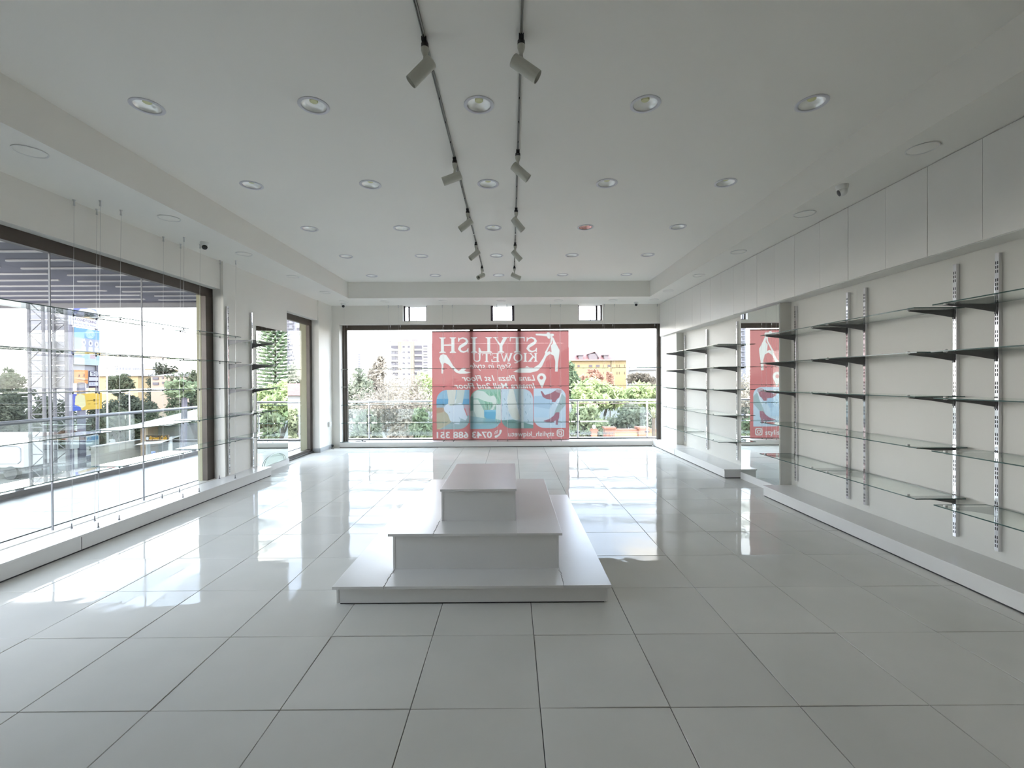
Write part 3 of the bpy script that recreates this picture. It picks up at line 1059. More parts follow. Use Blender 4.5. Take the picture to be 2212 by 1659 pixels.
class Canvas:
    """artwork in the units x0..x1, y0..y1 (y downwards); rows are stored top first"""

    def __init__(self, x0, y0, x1, y1, w, bg):
        self.x0, self.y0, self.x1, self.y1 = x0, y0, x1, y1
        self.w = w
        self.h = max(2, int(round(w * (y1 - y0) / (x1 - x0))))
        self.k = w / (x1 - x0)
        self.a = np.empty((self.h, self.w, 3))
        self.a[:] = lin(bg)
        self.gx = x0 + (np.arange(self.w) + .5) / self.k
        self.gy = y0 + (np.arange(self.h) + .5) / self.k

    def _win(self, xa, ya, xb, yb):
        i0, i1 = max(0, int((xa - self.x0) * self.k) - 1), min(self.w, int((xb - self.x0) * self.k) + 2)
        j0, j1 = max(0, int((ya - self.y0) * self.k) - 1), min(self.h, int((yb - self.y0) * self.k) + 2)
        return i0, i1, j0, j1

    def poly(self, pts, col, al=1.0):
        xs_, ys_ = [p[0] for p in pts], [p[1] for p in pts]
        i0, i1, j0, j1 = self._win(min(xs_), min(ys_), max(xs_), max(ys_))
        if i1 <= i0 or j1 <= j0:
            return
        X, Y = np.meshgrid(self.gx[i0:i1], self.gy[j0:j1])
        ins = np.zeros(X.shape, bool)
        n = len(pts)
        for i in range(n):
            xa, ya = pts[i]
            xb, yb = pts[(i + 1) % n]
            if ya == yb:
                continue
            c = ((ya > Y) != (yb > Y)) & (X < (xb - xa) * (Y - ya) / (yb - ya) + xa)
            ins ^= c
        s = self.a[j0:j1, i0:i1]
        s[ins] = s[ins] * (1 - al) + np.array(lin(col)) * al

    def line(self, pts, w, col, al=1.0):
        ws = w if isinstance(w, (list, tuple)) else [w] * len(pts)
        for (a, b, wa, wb) in zip(pts[:-1], pts[1:], ws[:-1], ws[1:]):
            m_ = max(wa, wb)
            i0, i1, j0, j1 = self._win(min(a[0], b[0]) - m_, min(a[1], b[1]) - m_, max(a[0], b[0]) + m_, max(a[1], b[1]) + m_)
            if i1 <= i0 or j1 <= j0:
                continue
            X, Y = np.meshgrid(self.gx[i0:i1], self.gy[j0:j1])
            dx, dy = b[0] - a[0], b[1] - a[1]
            l2 = dx * dx + dy * dy + 1e-9
            t = np.clip(((X - a[0]) * dx + (Y - a[1]) * dy) / l2, 0, 1)
            d = np.hypot(X - a[0] - t * dx, Y - a[1] - t * dy)
            ins = d <= (wa + (wb - wa) * t) / 2
            s = self.a[j0:j1, i0:i1]
            s[ins] = s[ins] * (1 - al) + np.array(lin(col)) * al

    def ell(self, cx, cy_, rx, ry, col, al=1.0):
        self.poly([(cx + rx * math.cos(q), cy_ + ry * math.sin(q)) for q in np.linspace(0, 2 * PI, 40, endpoint=False)], col, al)

    def rect(self, xa, ya, xb, yb, col, al=1.0):
        self.poly([(xa, ya), (xb, ya), (xb, yb), (xa, yb)], col, al)

    def text(self, s, xa, ya, xb, yb, col, mirror=False, shear=0.0, bold=0.0, slant=0.0):
        """built-in font fitted into the box; mirror: read from right to left; slant: rise per unit x"""
        cu = bpy.data.curves.new('tmp_text', 'FONT')
        cu.body = s
        cu.shear = shear
        cu.offset = bold
        cu.resolution_u = 4
        ob = bpy.data.objects.new('tmp_text', cu)
        me = ob.to_mesh()
        if me is None or not me.vertices:
            return
        me.calc_loop_triangles()
        co = np.array([v.co[:2] for v in me.vertices])
        lo, hi = co.min(0), co.max(0)
        sx, sy = (xb - xa) / (hi[0] - lo[0]), (yb - ya) / (hi[1] - lo[1])
        q = np.empty_like(co)
        q[:, 0] = (xb - (co[:, 0] - lo[0]) * sx) if mirror else (xa + (co[:, 0] - lo[0]) * sx)
        q[:, 1] = yb - (co[:, 1] - lo[1]) * sy - slant * (q[:, 0] - xa)
        for tr in me.loop_triangles:
            p = [tuple(q[i]) for i in tr.vertices]
            self.poly(p, col)
        ob.to_mesh_clear()
        bpy.data.objects.remove(ob)
        bpy.data.curves.remove(cu)

    def grid(self, name, origin, ux, uy, material, parent=None, step=2, gain=1.0):
        """flat sheet: origin = top left corner, ux along the top, uy downwards"""
        nw, nh = self.w // step, self.h // step
        a = gain * self.a[:nh * step, :nw * step].reshape(nh, step, nw, step, 3).mean((1, 3))
        u = (np.arange(nw) + .5) / nw
        v = (np.arange(nh) + .5) / nh
        u[0], u[-1], v[0], v[-1] = 0, 1, 0, 1
        U, V = np.meshgrid(u, v)
        origin, ux, uy = np.array(origin), np.array(ux), np.array(uy)
        co = origin + U[..., None] * ux + V[..., None] * uy
        idx = np.arange(nw * nh).reshape(nh, nw)
        f = np.stack([idx[:-1, :-1], idx[1:, :-1], idx[1:, 1:], idx[:-1, 1:]], -1).reshape(-1, 4)
        me = mesh_np(name, co.reshape(-1, 3), f, material)
        at = me.color_attributes.new('print', 'FLOAT_COLOR', 'POINT')
        at.data.foreach_set('color', np.concatenate([a.reshape(-1, 3), np.ones((nw * nh, 1))], 1).astype(np.float32).ravel())
        o = bpy.data.objects.new(name, me)
        COL.objects.link(o)
        if parent is not None:
            o.parent = parent
        return o


def mesh_np(name, co, f, material):
    me = bpy.data.meshes.new(name)
    co = np.asarray(co, np.float32)
    f = np.asarray(f, np.int32)
    me.vertices.add(len(co))
    me.vertices.foreach_set('co', co.ravel())
    me.loops.add(f.size)
    me.loops.foreach_set('vertex_index', f.ravel())
    me.polygons.add(len(f))
    me.polygons.foreach_set('loop_start', np.arange(0, f.size, f.shape[1], dtype=np.int32))
    me.polygons.foreach_set('loop_total', np.full(len(f), f.shape[1], np.int32))
    me.materials.append(material)
    me.update(calc_edges=True)
    me.validate()
    return me


def serif(cv, word, xr, xl, y0, y1, col):
    """bold serif capitals, read from right (xr) to left (xl)"""
    WID = dict(S=.72, T=.86, Y=.92, L=.78, I=.42, H=.98, K=.95, Q=.92, W=1.25, E=.78, U=.90)
    gap = .055
    tot = sum(WID[c] for c in word) + gap * (len(word) - 1)
    hgt = y1 - y0
    sx = (xr - xl) / tot
    pos = 0

    def pt(x, y):
        return (xr - (pos + x) * sx, y0 + y * hgt)

    def pl(*p):
        cv.poly([pt(*q) for q in p], col)

    def stem(x, w=.17, a=0, b=1, s=.10, top=True, bot=True):
        pl((x - w / 2, a), (x + w / 2, a), (x + w / 2, b), (x - w / 2, b))
        if top:
            pl((x - w / 2 - s, a), (x + w / 2 + s, a), (x + w / 2 + s, a + .045), (x + w / 2, a + .10), (x - w / 2, a + .10), (x - w / 2 - s, a + .045))
        if bot:
            pl((x - w / 2 - s, b), (x + w / 2 + s, b), (x + w / 2 + s, b - .045), (x + w / 2, b - .10), (x - w / 2, b - .10), (x - w / 2 - s, b - .045))

    def curve(pts, ws):
        cv.line([pt(*q) for q in pts], [w * hgt for w in ws], col)

    for ch in word:
        w = WID[ch]
        if ch == 'I':
            stem(w / 2)
        elif ch == 'H':
            stem(.19)
            stem(w - .19)
            pl((.2, .46), (w - .2, .46), (w - .2, .54), (.2, .54))
        elif ch == 'L':
            stem(.19)
            pl((.2, .92), (w, .92), (w, 1), (.2, 1))
            pl((w - .06, .68), (w, .68), (w, 1), (w - .18, .95))
        elif ch == 'E':
            stem(.19)
            pl((.2, 0), (w - .03, 0), (w - .03, .075), (.2, .075))
            pl((w - .09, 0), (w - .03, 0), (w - .03, .27), (w - .07, .27))
            pl((.2, .46), (w - .2, .46), (w - .2, .54), (.2, .54))
            pl((w - .25, .36), (w - .2, .36), (w - .2, .64), (w - .25, .64))
            pl((.2, .925), (w, .925), (w, 1), (.2, 1))
            pl((w - .06, .70), (w, .70), (w, 1), (w - .12, 1))
        elif ch == 'T':
            stem(w / 2, top=False)
            pl((0, 0), (w, 0), (w, .08), (0, .08))
            pl((0, 0), (.06, 0), (.04, .28), (0, .28))
            pl((w - .06, 0), (w, 0), (w, .28), (w - .04, .28))
        elif ch == 'Y':
            stem(w / 2, a=.5, top=False)
            pl((.08, .02), (.30, .02), (w / 2 + .09, .54), (w / 2 - .09, .56))
            pl((w - .15, .02), (w - .06, .02), (w / 2 + .06, .60), (w / 2 - .01, .52))
            pl((0, 0), (.40, 0), (.40, .05), (0, .05))
            pl((w - .30, 0), (w, 0), (w, .05), (w - .30, .05))
        elif ch == 'K':
            stem(.19)
            pl((w - .28, .03), (w - .15, .03), (.27, .62), (.27, .50))
            pl((.36, .46), (.52, .36), (w - .03, .97), (w - .26, .97))
            pl((w - .40, 0), (w - .04, 0), (w - .04, .05), (w - .40, .05))
            pl((w - .38, .95), (w, .95), (w, 1), (w - .38, 1))
        elif ch == 'U':
            stem(.19, b=.66, bot=False)
            stem(w - .15, w=.09, b=.66, bot=False, s=.09)
            q = [(.19, .62), (.21, .80), (.33, .91), (.50, .93), (.66, .86), (w - .16, .74), (w - .15, .60)]
            curve(q, [.17, .16, .12, .10, .09, .09, .09])
        elif ch == 'W':
            for (xa, xb, ya, yb, ww) in ((.13, .40, .02, .98, .17), (.40, .62, .98, .10, .08), (.58, .84, .10, .98, .17), (.86, 1.12, .98, .02, .08)):
                pl((xa - ww / 2, ya), (xa + ww / 2, ya), (xb + ww / 2, yb), (xb - ww / 2, yb))
            for x in (.13, .60, 1.12):
                pl((x - .15, 0), (x + .15, 0), (x + .15, .05), (x - .15, .05))
        elif ch == 'Q':
            q = [(w / 2 + .36 * math.cos(a), .5 + .45 * math.sin(a)) for a in np.linspace(0, 2 * PI, 33)]
            curve(q, [.09 + .08 * abs(math.cos(a)) for a in np.linspace(0, 2 * PI, 33)])
            curve([(w / 2 - .02, .93), (w / 2 + .08, 1.08), (w / 2 + .26, 1.14), (w / 2 + .38, 1.10)], [.12, .11, .08, .03])
        elif ch == 'S':
            q = [(w - .10, .22), (w - .17, .10), (w / 2 + .02, .045), (.20, .12), (.13, .27), (.22, .40), (w / 2, .50), (w - .20, .60), (w - .12, .75), (w - .22, .90), (w / 2 - .02, .955), (.16, .89), (.09, .76)]
            curve(q, [.05, .08, .09, .12, .15, .18, .19, .18, .15, .12, .09, .08, .05])
            pl((w - .12, .02), (w - .07, .02), (w - .06, .30), (w - .12, .28))
            pl((.07, .98), (.12, .98), (.12, .72), (.06, .70))
        pos += w + gap


# ------------------------------------------------------------------ SHOP BANNER on the outer side of the far window (printed to be read from the street)
def rounded(x0, y0, x1, y1, tl=0, tr_=0, br=0, bl=0):
    p = []
    for (cx_, cy_, r, a0) in ((x0 + tl, y0 + tl, tl, PI), (x1 - tr_, y0 + tr_, tr_, 1.5 * PI), (x1 - br, y1 - br, br, 0), (x0 + bl, y1 - bl, bl, .5 * PI)):
        if r == 0:
            p.append((cx_, cy_))
        else:
            p += [(cx_ + r * math.cos(a0 + q), cy_ + r * math.sin(a0 + q)) for q in np.linspace(0, PI / 2, 9)]
    return p


RED = (222, 138, 133)
CRM = (246, 246, 234)
cv = Canvas(88, 92, 1972, 1604, 940, RED)
serif(cv, 'STYLISH', 1548, 188, 180, 394, CRM)
serif(cv, 'KIQWETU', 1542, 645, 402, 522, CRM)
cv.text('Step in style.', 595, 535, 1190, 645, CRM, mirror=True, shear=.35)
cv.text('Lana Plaza 1st Floor', 495, 706, 1508, 786, CRM, mirror=True, shear=.30, bold=.012)
cv.text('Imaara Mall 2nd Floor', 390, 812, 1508, 890, CRM, mirror=True, shear=.30, bold=.012)
cv.text('0743 688 351', 145, 1484, 905, 1574, CRM, mirror=True, bold=.018)
cv.text('stylish_kiqwetu', 1132, 1486, 1762, 1576, CRM, mirror=True, bold=.012)
# camera badge, telephone handset, map pin
cv.poly(rounded(1800, 1460, 1900, 1562, 28, 28, 28, 28), CRM)
cv.poly(rounded(1813, 1473, 1887, 1549, 20, 20, 20, 20), RED)
cv.ell(1850, 1511, 27, 27, CRM)
cv.ell(1850, 1511, 16, 16, RED)
cv.ell(1826, 1487, 6, 6, CRM)
cv.line([(1026, 1478), (1020, 1510), (996, 1540), (960, 1556)], [34, 20, 20, 34], CRM)
cv.line([(985, 1490), (968, 1500), (962, 1520)], 8, CRM)
cv.line([(985, 1472), (952, 1486), (944, 1520)], 8, CRM)
cv.poly([(1595 + 62 * math.cos(q), 745 + 62 * math.sin(q)) for q in np.linspace(2.75, 2 * PI + .39, 30)] + [(1601, 892)], CRM)
cv.ell(1593, 745, 26, 26, RED)
# big stiletto (right) and small stiletto (left)
cv.poly([(1205, 662), (1300, 612), (1390, 600), (1490, 605), (1560, 560), (1620, 470), (1650, 405), (1700, 380), (1735, 395), (1725, 300), (1755, 270), (1738, 190),
         (1760, 190), (1800, 280), (1845, 365), (1840, 430), (1822, 545), (1818, 662), (1782, 662), (1786, 520), (1765, 440), (1715, 415), (1665, 450), (1600, 590), (1540, 650), (1440, 676), (1300, 676)], CRM)
cv.line([(1528, 147), (1600, 150), (1690, 158), (1752, 155)], [24, 26, 40, 34], CRM)
cv.line([(1690, 140), (1700, 185)], 44, CRM)
cv.line([(1738, 180), (1728, 260), (1690, 330), (1655, 400)], [20, 18, 18, 26], CRM)
cv.poly([(1370, 595), (1395, 584), (1425, 600)], CRM)
cv.poly([(186, 470), (205, 425), (240, 410), (285, 425), (330, 490), (375, 570), (425, 625), (455, 645), (490, 618), (515, 600), (560, 615), (530, 640), (560, 655), (632, 662), (560, 682),
         (470, 684), (415, 664), (360, 605), (310, 555), (262, 530), (243, 545), (238, 680), (216, 680), (218, 560), (200, 520)], CRM)


def picture(poly, draw):
    """draws inside the polygon only"""
    keep = cv.a.copy()
    draw()
    m = Canvas(cv.x0, cv.y0, cv.x1, cv.y1, cv.w, (0, 0, 0))
    m.poly(poly, (255, 255, 255))
    k = m.a[..., :1] > .5
    cv.a = np.where(k, cv.a, keep)


def pic1():
    cv.rect(140, 900, 605, 1160, (160, 196, 212))
    cv.rect(140, 1030, 605, 1110, (122, 176, 204))
    cv.rect(140, 1110, 605, 1160, (170, 190, 196))
    cv.poly([(140, 1150), (380, 1150), (470, 1460), (140, 1460)], (196, 168, 142))
    cv.poly([(140, 1230), (300, 1200), (420, 1330), (150, 1450)], (200, 192, 164))
    cv.poly([(150, 1445), (380, 1360), (388, 1374), (160, 1460)], (226, 204, 158))
    cv.poly([(420, 1320), (605, 1250), (605, 1460), (160, 1460)], (172, 192, 190))
    cv.poly([(285, 900), (418, 900), (412, 960), (398, 1060), (394, 1130), (300, 1130), (308, 1040)], (222, 222, 206))
    cv.poly([(428, 900), (538, 900), (520, 1000), (505, 1090), (400, 1100), (416, 1000)], (206, 214, 202))
    cv.line([(412, 1040), (402, 1085)], 14, (236, 240, 232))
    cv.poly([(242, 1150), (290, 1095), (340, 1130), (400, 1110), (470, 1085), (510, 1100), (520, 1160), (550, 1240), (570, 1290), (545, 1330), (480, 1300), (455, 1380), (400, 1378), (330, 1330), (300, 1240), (255, 1200)], (224, 234, 238))
    cv.line([(458, 1290), (480, 1325), (530, 1335)], 10, (186, 204, 208))
    cv.ell(326, 1214, 5, 5, (150, 150, 150))
    cv.poly([(520, 1110), (590, 1100), (600, 1260), (570, 1260)], (206, 182, 184))


def pic2():
    cv.rect(600, 895, 1040, 1460, (168, 204, 182))
    for i in range(90):
        x = 800 + (i * 37) % 230
        y = 920 + (i * 53) % 170
        cv.line([(x, y + 60), (x + ((i * 29) % 30) - 15, y)], 5, [(140, 190, 150), (190, 222, 190), (120, 176, 140)][i % 3])
    for i in range(24):
        x = 805 + i * 6.3
        cv.line([(x, 1195), (x + ((i * 31) % 40) - 20, 1110 + (i * 17) % 40)], 6, [(150, 176, 150), (206, 222, 190), (122, 150, 128)][i % 3])
    cv.rect(604, 1000, 655, 1260, (132, 168, 156))
    cv.poly([(655, 960), (700, 915), (800, 930), (880, 1000), (950, 1000), (975, 1045), (960, 1090), (880, 1080), (800, 1060), (720, 1025), (655, 1025)], (222, 232, 218))
    cv.poly([(880, 1000), (930, 985), (965, 1030), (975, 1080), (905, 1225), (880, 1200), (930, 1120)], (228, 234, 220))
    cv.poly([(655, 1040), (715, 1040), (760, 1120), (800, 1200), (800, 1290), (770, 1400), (700, 1412), (650, 1380), (690, 1300), (655, 1180)], (222, 230, 214))
    cv.poly([(655, 1190), (700, 1290), (690, 1380), (640, 1420), (610, 1420), (604, 1200)], (190, 206, 196))
    cv.poly([(800, 1190), (965, 1200), (950, 1345), (820, 1340), (818, 1290), (800, 1280)], (120, 184, 208))
    cv.rect(805, 1186, 970, 1210, (150, 204, 222))
    cv.poly([(965, 1100), (1040, 1100), (1040, 1330), (960, 1310)], (224, 232, 222))
    cv.poly([(604, 1270), (1040, 1330), (1040, 1380), (604, 1400)], (150, 186, 190), .75)
    cv.rect(604, 1385, 1040, 1460, (160, 196, 200))


def pic3():
    cv.rect(1030, 895, 1480, 1460, (206, 222, 226))
    for i in range(44):
        x, y = 1045 + (i * 97) % 420, 920 + (i * 61) % 440
        cv.line([(x, y), (x + ((i * 13) % 40) - 20, y + 34)], [7, 3], [(120, 150, 160), (236, 242, 242), (150, 178, 186)][i % 3])
    cv.poly([(1150, 900), (1205, 900), (1240, 1060), (1275, 1230), (1300, 1310), (1240, 1330), (1180, 1290), (1140, 1200), (1120, 1050)], (230, 232, 218))
    cv.poly([(1205, 900), (1290, 900), (1280, 1140), (1262, 1120)], (186, 206, 204))
    cv.poly([(1130, 1190), (1240, 1160), (1290, 1260), (1280, 1330), (1200, 1310)], (224, 226, 210))
    cv.poly([(1030, 1330), (1200, 1320), (1480, 1400), (1480, 1460), (1060, 1460)], (134, 166, 156))
    cv.poly([(1310, 900), (1345, 900), (1345, 1440), (1310, 1440)], (220, 226, 214), .8)


def pic4():
    cv.rect(1480, 890, 1930, 1450, (212, 228, 234))
    cv.poly([(1480, 1000), (1640, 990), (1760, 1080), (1700, 1180), (1480, 1140)], (186, 210, 224))
    cv.poly([(1480, 1140), (1700, 1180), (1690, 1300), (1480, 1290)], (200, 224, 236))
    cv.poly([(1580, 935), (1600, 930), (1640, 985), (1720, 960), (1790, 920), (1870, 945), (1860, 1000), (1810, 1040), (1780, 1085), (1735, 1080), (1735, 1050), (1660, 1040), (1610, 1010)], (176, 124, 130))
    cv.poly([(1800, 905), (1870, 915), (1868, 970), (1790, 940)], (196, 176, 178))
    cv.poly([(1868, 960), (1925, 1020), (1925, 1120), (1840, 1220), (1790, 1260), (1760, 1260), (1790, 1180), (1840, 1080)], (178, 196, 192))
    cv.poly([(1790, 1225), (1840, 1225), (1835, 1300), (1822, 1330), (1815, 1400), (1785, 1395), (1790, 1335), (1735, 1365), (1640, 1358), (1620, 1340), (1700, 1315), (1760, 1270)], (180, 128, 138))
    cv.line([(1865, 965), (1800, 1130)], 16, (236, 244, 244))


picture(rounded(145, 905, 600, 1450, 150, 0, 150, 0), pic1)
picture(rounded(607, 900, 1033, 1448, 150, 0, 150, 0), pic2)
picture(rounded(1036, 898, 1476, 1444, 0, 140, 0, 140), pic3)
picture(rounded(1484, 894, 1926, 1438, 0, 110, 0, 140), pic4)
cv.a *= .30
M_BANNER = attr_mat('printed banner mesh', translucent=.62)
bo = cv.grid('shop_banner', (-1.853, YF + .062, 2.690), (3.215, 0, 0), (0, 0, -2.572), M_BANNER)
tag(bo, 'big red printed shoe shop banner outside the far window, seen reversed', 'banner')
hm = MB().box(-1.853, 1.362, YF + .064, YF + .070, 2.668, 2.692).box(-1.853, 1.362, YF + .064, YF + .070, .118, .134).build('hem', mat('banner hem', (.14, .045, .042), .6), bo)

# =================================================================== OUTSIDE
GZ = -4.5
struct(MB().box(-600, 600, 13, 900, GZ - .5, GZ).box(-600, -6.9, -60, 13, GZ - .5, GZ).build('ground', M_ASPH), 'pale dusty street level below the balcony')

# balcony deck and its tiles
ZD = .035
dk = MB().box(-6.62, -4.42, -7, 11.55, ZD - .25, ZD - .01).box(-4.42, 4.6, YF + .12, 11.55, ZD - .25, ZD - .01).build('floor_balcony', M_GROUT)
struct(dk, 'pale tiled balcony outside the windows')
dt = MB().box(-.298, .298, -.298, .298, -.01, 0).mesh('deck_tile', M_DECK)
for i in range(4):
    for j in range(-10, 19):
        x, y = -6.26 + .6 * i, .1 + .6 * j
        if y > 11.3:
            continue
        o = bpy.data.objects.new('deck_tile', dt)
        COL.objects.link(o)
        o.parent = dk
        o.location = (x + .0, y, ZD)
        o.scale.x = 1.0 if x < -4.7 else .8
for i in range(15):
    o = bpy.data.objects.new('deck_tile', dt)
    COL.objects.link(o)
    o.parent = dk
    o.location = (-4.06 + .6 * i, 11.02, ZD)
struct(MB().box(-6.62, -6.45, -7, 11.55, ZD, ZD + .07).box(-6.45, 4.6, 11.38, 11.55, ZD, ZD + .03).build('trim_5', M_DECK), 'low pale kerb along the balcony edge')

# glass balustrade
def railing(name, label, p0, p1, n, first_off, posts=True, steel=None):
    t = thing(name, label, 'railing', p0)
    p0, p1 = Vector(p0), Vector(p1)
    d = p1 - p0
    ln = d.length
    u = d.normalized()
    MB().tube((0, 0, .965), d + Vector((0, 0, .965)), .027, n=14).build('handrail', steel or M_STEEL, t, smooth=True)
    st = [first_off + i * (ln - 2 * first_off) / (n - 1) for i in range(n)]
    for q in st:
        c = u * q
        if not posts:
            MB().obox(c + Vector((0, 0, .06)), (u, Vector((-u.y, u.x, 0)), (0, 0, 1)), (.03, .03, .06)).build('glass_clamp', M_DARKSTEEL, t, bevel=.004)
            continue
        po = MB().tube(c, c + Vector((0, 0, .95)), .024, n=12).tube(c, c + Vector((0, 0, .012)), .055, n=16).build('post', M_STEEL, t, smooth=True)
        for z in (.16, .62):
            MB().obox(c + Vector((0, 0, z)), (u, Vector((-u.y, u.x, 0)), (0, 0, 1)), (.06, .016, .02)).build('clamp', M_DARKSTEEL, po, bevel=.004)
    for a, b in zip(st[:-1], st[1:]):
        c = u * ((a + b) / 2) + Vector((0, 0, .44))
        MB().obox(c + Vector((0, 0, 0 if posts else .05)), (u, Vector((-u.y, u.x, 0)), (0, 0, 1)), ((b - a) / 2 - (.04 if posts else .006), .005, .34 if posts else .46)).build('glass_panel', G_RAIL, t)
    return t


railing('balcony_railing', 'steel and glass balcony railing beyond the far window', (-6.5, 11.46, ZD), (4.58, 11.46, ZD), 6, 1.13)
railing('balcony_railing', 'steel and glass balcony railing beyond the big left window', (-6.53, -2.5, ZD), (-6.53, 11.2, ZD), 9, .25, False, mat('dull grey handrail', (.20, .21, .23), .45, .3))

# dark canopy over the left balcony
t = thing('balcony_canopy', 'dark metal canopy with pale battens over the left balcony', 'canopy', (-7.5, 3.4, 3.12))
MB().box(-3.4, 3.0, -.9, 5.95, .05, .11).build('sheet', mat('dark canopy sheet', (.050, .052, .085), .5, noise=(1.5, .3)), t)
MB().box(-3.45, -3.4, -.9, 5.95, -.05, .12).build('edge_beam', mat('grey canopy steel', (.20, .20, .22), .6), t)
MB().box(-3.4, 3.0, 5.95, 6.0, -.05, .12).build('edge_beam', MATS['grey canopy steel'], t)
y = -.8
k = 0
while y < 5.9:
    off = -.25 * (k % 2)
    MB().box(-3.38, .55 + off, y, y + .030, .028, .05).build('batten', mat('pale batten', (.42, .42, .44), .6), t)
    MB().box(.75 + off, 2.98, y + .10, y + .13, .028, .05).build('batten', MATS['pale batten'], t)
    y += .42
    k += 1
# ------------------------------------------------------------------ plants
LEAF_DRY = leaf_mat('dry twig foliage', (.12, .105, .085), (.24, .21, .17), 1.6)
LEAF_DRY2 = leaf_mat('pale dry twig foliage', (.19, .17, .14), (.36, .32, .27), 1.6)
LEAF_GREY = leaf_mat('grey green foliage', (.10, .115, .09), (.22, .235, .175), 1.0)
LEAF_GREEN = leaf_mat('fresh green foliage', (.19, .25, .12), (.42, .47, .25), 1.4)
LEAF_DARK = leaf_mat('dark green foliage', (.07, .10, .065), (.19, .23, .14), 1.0)
LEAF_HILL = leaf_mat('dimmed hillside foliage', (.030, .036, .027), (.068, .077, .058), .9)  # hillside leaf colours darkened so the left view reads dimmer
LEAF_HILL2 = leaf_mat('dimmed pale hillside foliage', (.042, .052, .034), (.090, .10, .067), 1.1)
LEAF_RED = leaf_mat('reddish foliage', (.30, .17, .13), (.45, .30, .22), 1.4)
LEAF_PALE = leaf_mat('pale green foliage', (.15, .18, .11), (.32, .35, .22), 1.2)
M_BARK = mat('bark', (.07, .06, .05), .9, noise=(6, .3))
M_BARKP = mat('pale bark', (.17, .16, .14), .9, noise=(6, .25))


def leaves(c, r, n, size, m, parent, name='crown', shell=.55, flat=.0):
    """n small leaf blades filling an ellipsoid made of clumps"""
    r = np.array(r)
    nb = 26
    cl = rng.normal(size=(nb, 3))
    cl /= np.linalg.norm(cl, axis=1)[:, None]
    cl *= (shell + (1 - shell) * rng.random((nb, 1)))
    cl[:, 2] = np.maximum(cl[:, 2], -.75)
    cr = .22 + .22 * rng.random(nb)
    k = rng.integers(0, nb, n)
    q = rng.normal(size=(n, 3))
    q /= np.linalg.norm(q, axis=1)[:, None]
    q *= rng.random((n, 1)) ** .45
    pos = (cl[k] * .78 + q * cr[k][:, None]) * r + np.array(c)
    a = rng.normal(size=(n, 3))
    a /= np.linalg.norm(a, axis=1)[:, None]
    b = np.cross(a, rng.normal(size=(n, 3)))
    b /= np.linalg.norm(b, axis=1)[:, None]
    s = size * (.6 + .8 * rng.random((n, 1)))
    a = a * s
    b = b * s * .42
    v = np.stack([pos - a, pos - b * .9, pos + a, pos + b], 1).reshape(-1, 3)
    f = np.arange(4 * n).reshape(n, 4)
    o = bpy.data.objects.new(name, mesh_np(name, v, f, m))
    COL.objects.link(o)
    if parent is not None:
        o.parent = parent
    o['kind'] = 'stuff'
    return o


def branches(mb, p, d, ln, r, depth, spread=.55, up=.25):
    q = p + d * ln
    mb.tube(p, q, r, r * .7, n=5, caps=False)
    if depth == 0:
        return
    for _ in range(3 if depth > 2 else random.choice((2, 3))):
        nd = (d + Vector((random.gauss(0, spread), random.gauss(0, spread), random.gauss(up, spread * .6)))).normalized()
        branches(mb, q - d * ln * random.uniform(0, .25), nd, ln * random.uniform(.62, .85), r * .62, depth - 1, spread, up)


def tree(name, label, px, pyt, pyb, wpx, Y, m, n=2600, size=.22, bark=None, group=None, depth_ratio=.9, cat='tree'):
    """px: centre, pyt/pyb: top and bottom of the crown, wpx: half width (photo pixels at depth Y)"""
    c0, c1 = P(px, pyt, Y), P(px, pyb, Y)
    rx = wpx * Y / F_PX
    rz = (c0.z - c1.z) / 2
    base = Vector((c0.x, Y, GZ))
    t = thing(name, label, cat, base, group)
    cz = (c0.z + c1.z) / 2 - GZ
    leaves((0, 0, cz), (rx, rx * depth_ratio, rz), n, size, m, t)
    tr = MB()
    h = max(.5, cz - rz * .2)
    tr.tube((0, 0, 0), (.05, 0, h * .6), .05 + rx * .05, .04 + rx * .035, n=8)
    for k in range(5):
        a = k * 2 * PI / 5 + .3
        tr.tube((.05, 0, h * .55), (rx * .5 * math.cos(a), rx * .5 * math.sin(a), cz + rz * .2), .03 + rx * .025, .02, n=6)
    tr.build('trunk', bark or M_BARK, t)
    return t


# --- seen through the far window, left of the banner
c = P(862, 948, 24)
base = Vector((c.x, 24, GZ))
t = thing('bare_tree', 'big bare brown twiggy tree outside left part of the far window', 'tree', base)
mb = MB()
mb.tube((0, 0, 0), (.02, 0, 2.4), .17, .13, n=8)
random.seed(21)
for d in ((-.55, 0, .8), (.45, .2, .85), (-.1, -.3, 1), (.2, .35, .9), (-.8, .2, .6), (.8, -.1, .55)):
    branches(mb, Vector((0, 0, 2.2)), Vector(d).normalized(), 1.25, .075, 5, .42, .12)
mb.build('branches', M_BARKP, t)
leaves((-.35, 0, 4.6), (2.7, 2.0, 2.2), 9000, .075, LEAF_DRY2, t, 'dry_leaves', .35)
tree('grey_tree', 'grey green tree at left edge of the far window', 768, 796, 930, 48, 30, LEAF_GREY, 4200, .16)
tree('tall_tree', 'pale brownish tall tree rising behind the bare tree', 822, 760, 900, 40, 44, LEAF_DRY2, 4200, .22, bark=M_BARKP)
tree('round_tree', 'round green tree in front of the pale apartment block', 916, 806, 900, 26, 40, LEAF_GREEN, 2600, .2)
tree('garden_shrub', 'dark green shrub low beside left edge of the banner', 912, 872, 985, 34, 20, LEAF_DARK, 2600, .13, cat='shrub')
tree('garden_shrub', 'dry brown brush below the bare tree', 862, 922, 990, 34, 19, LEAF_DRY, 2200, .10, cat='shrub')
tree('garden_shrub', 'grey green shrub low at left end of the far window', 790, 890, 985, 44, 22, LEAF_GREY, 2600, .13, cat='shrub')
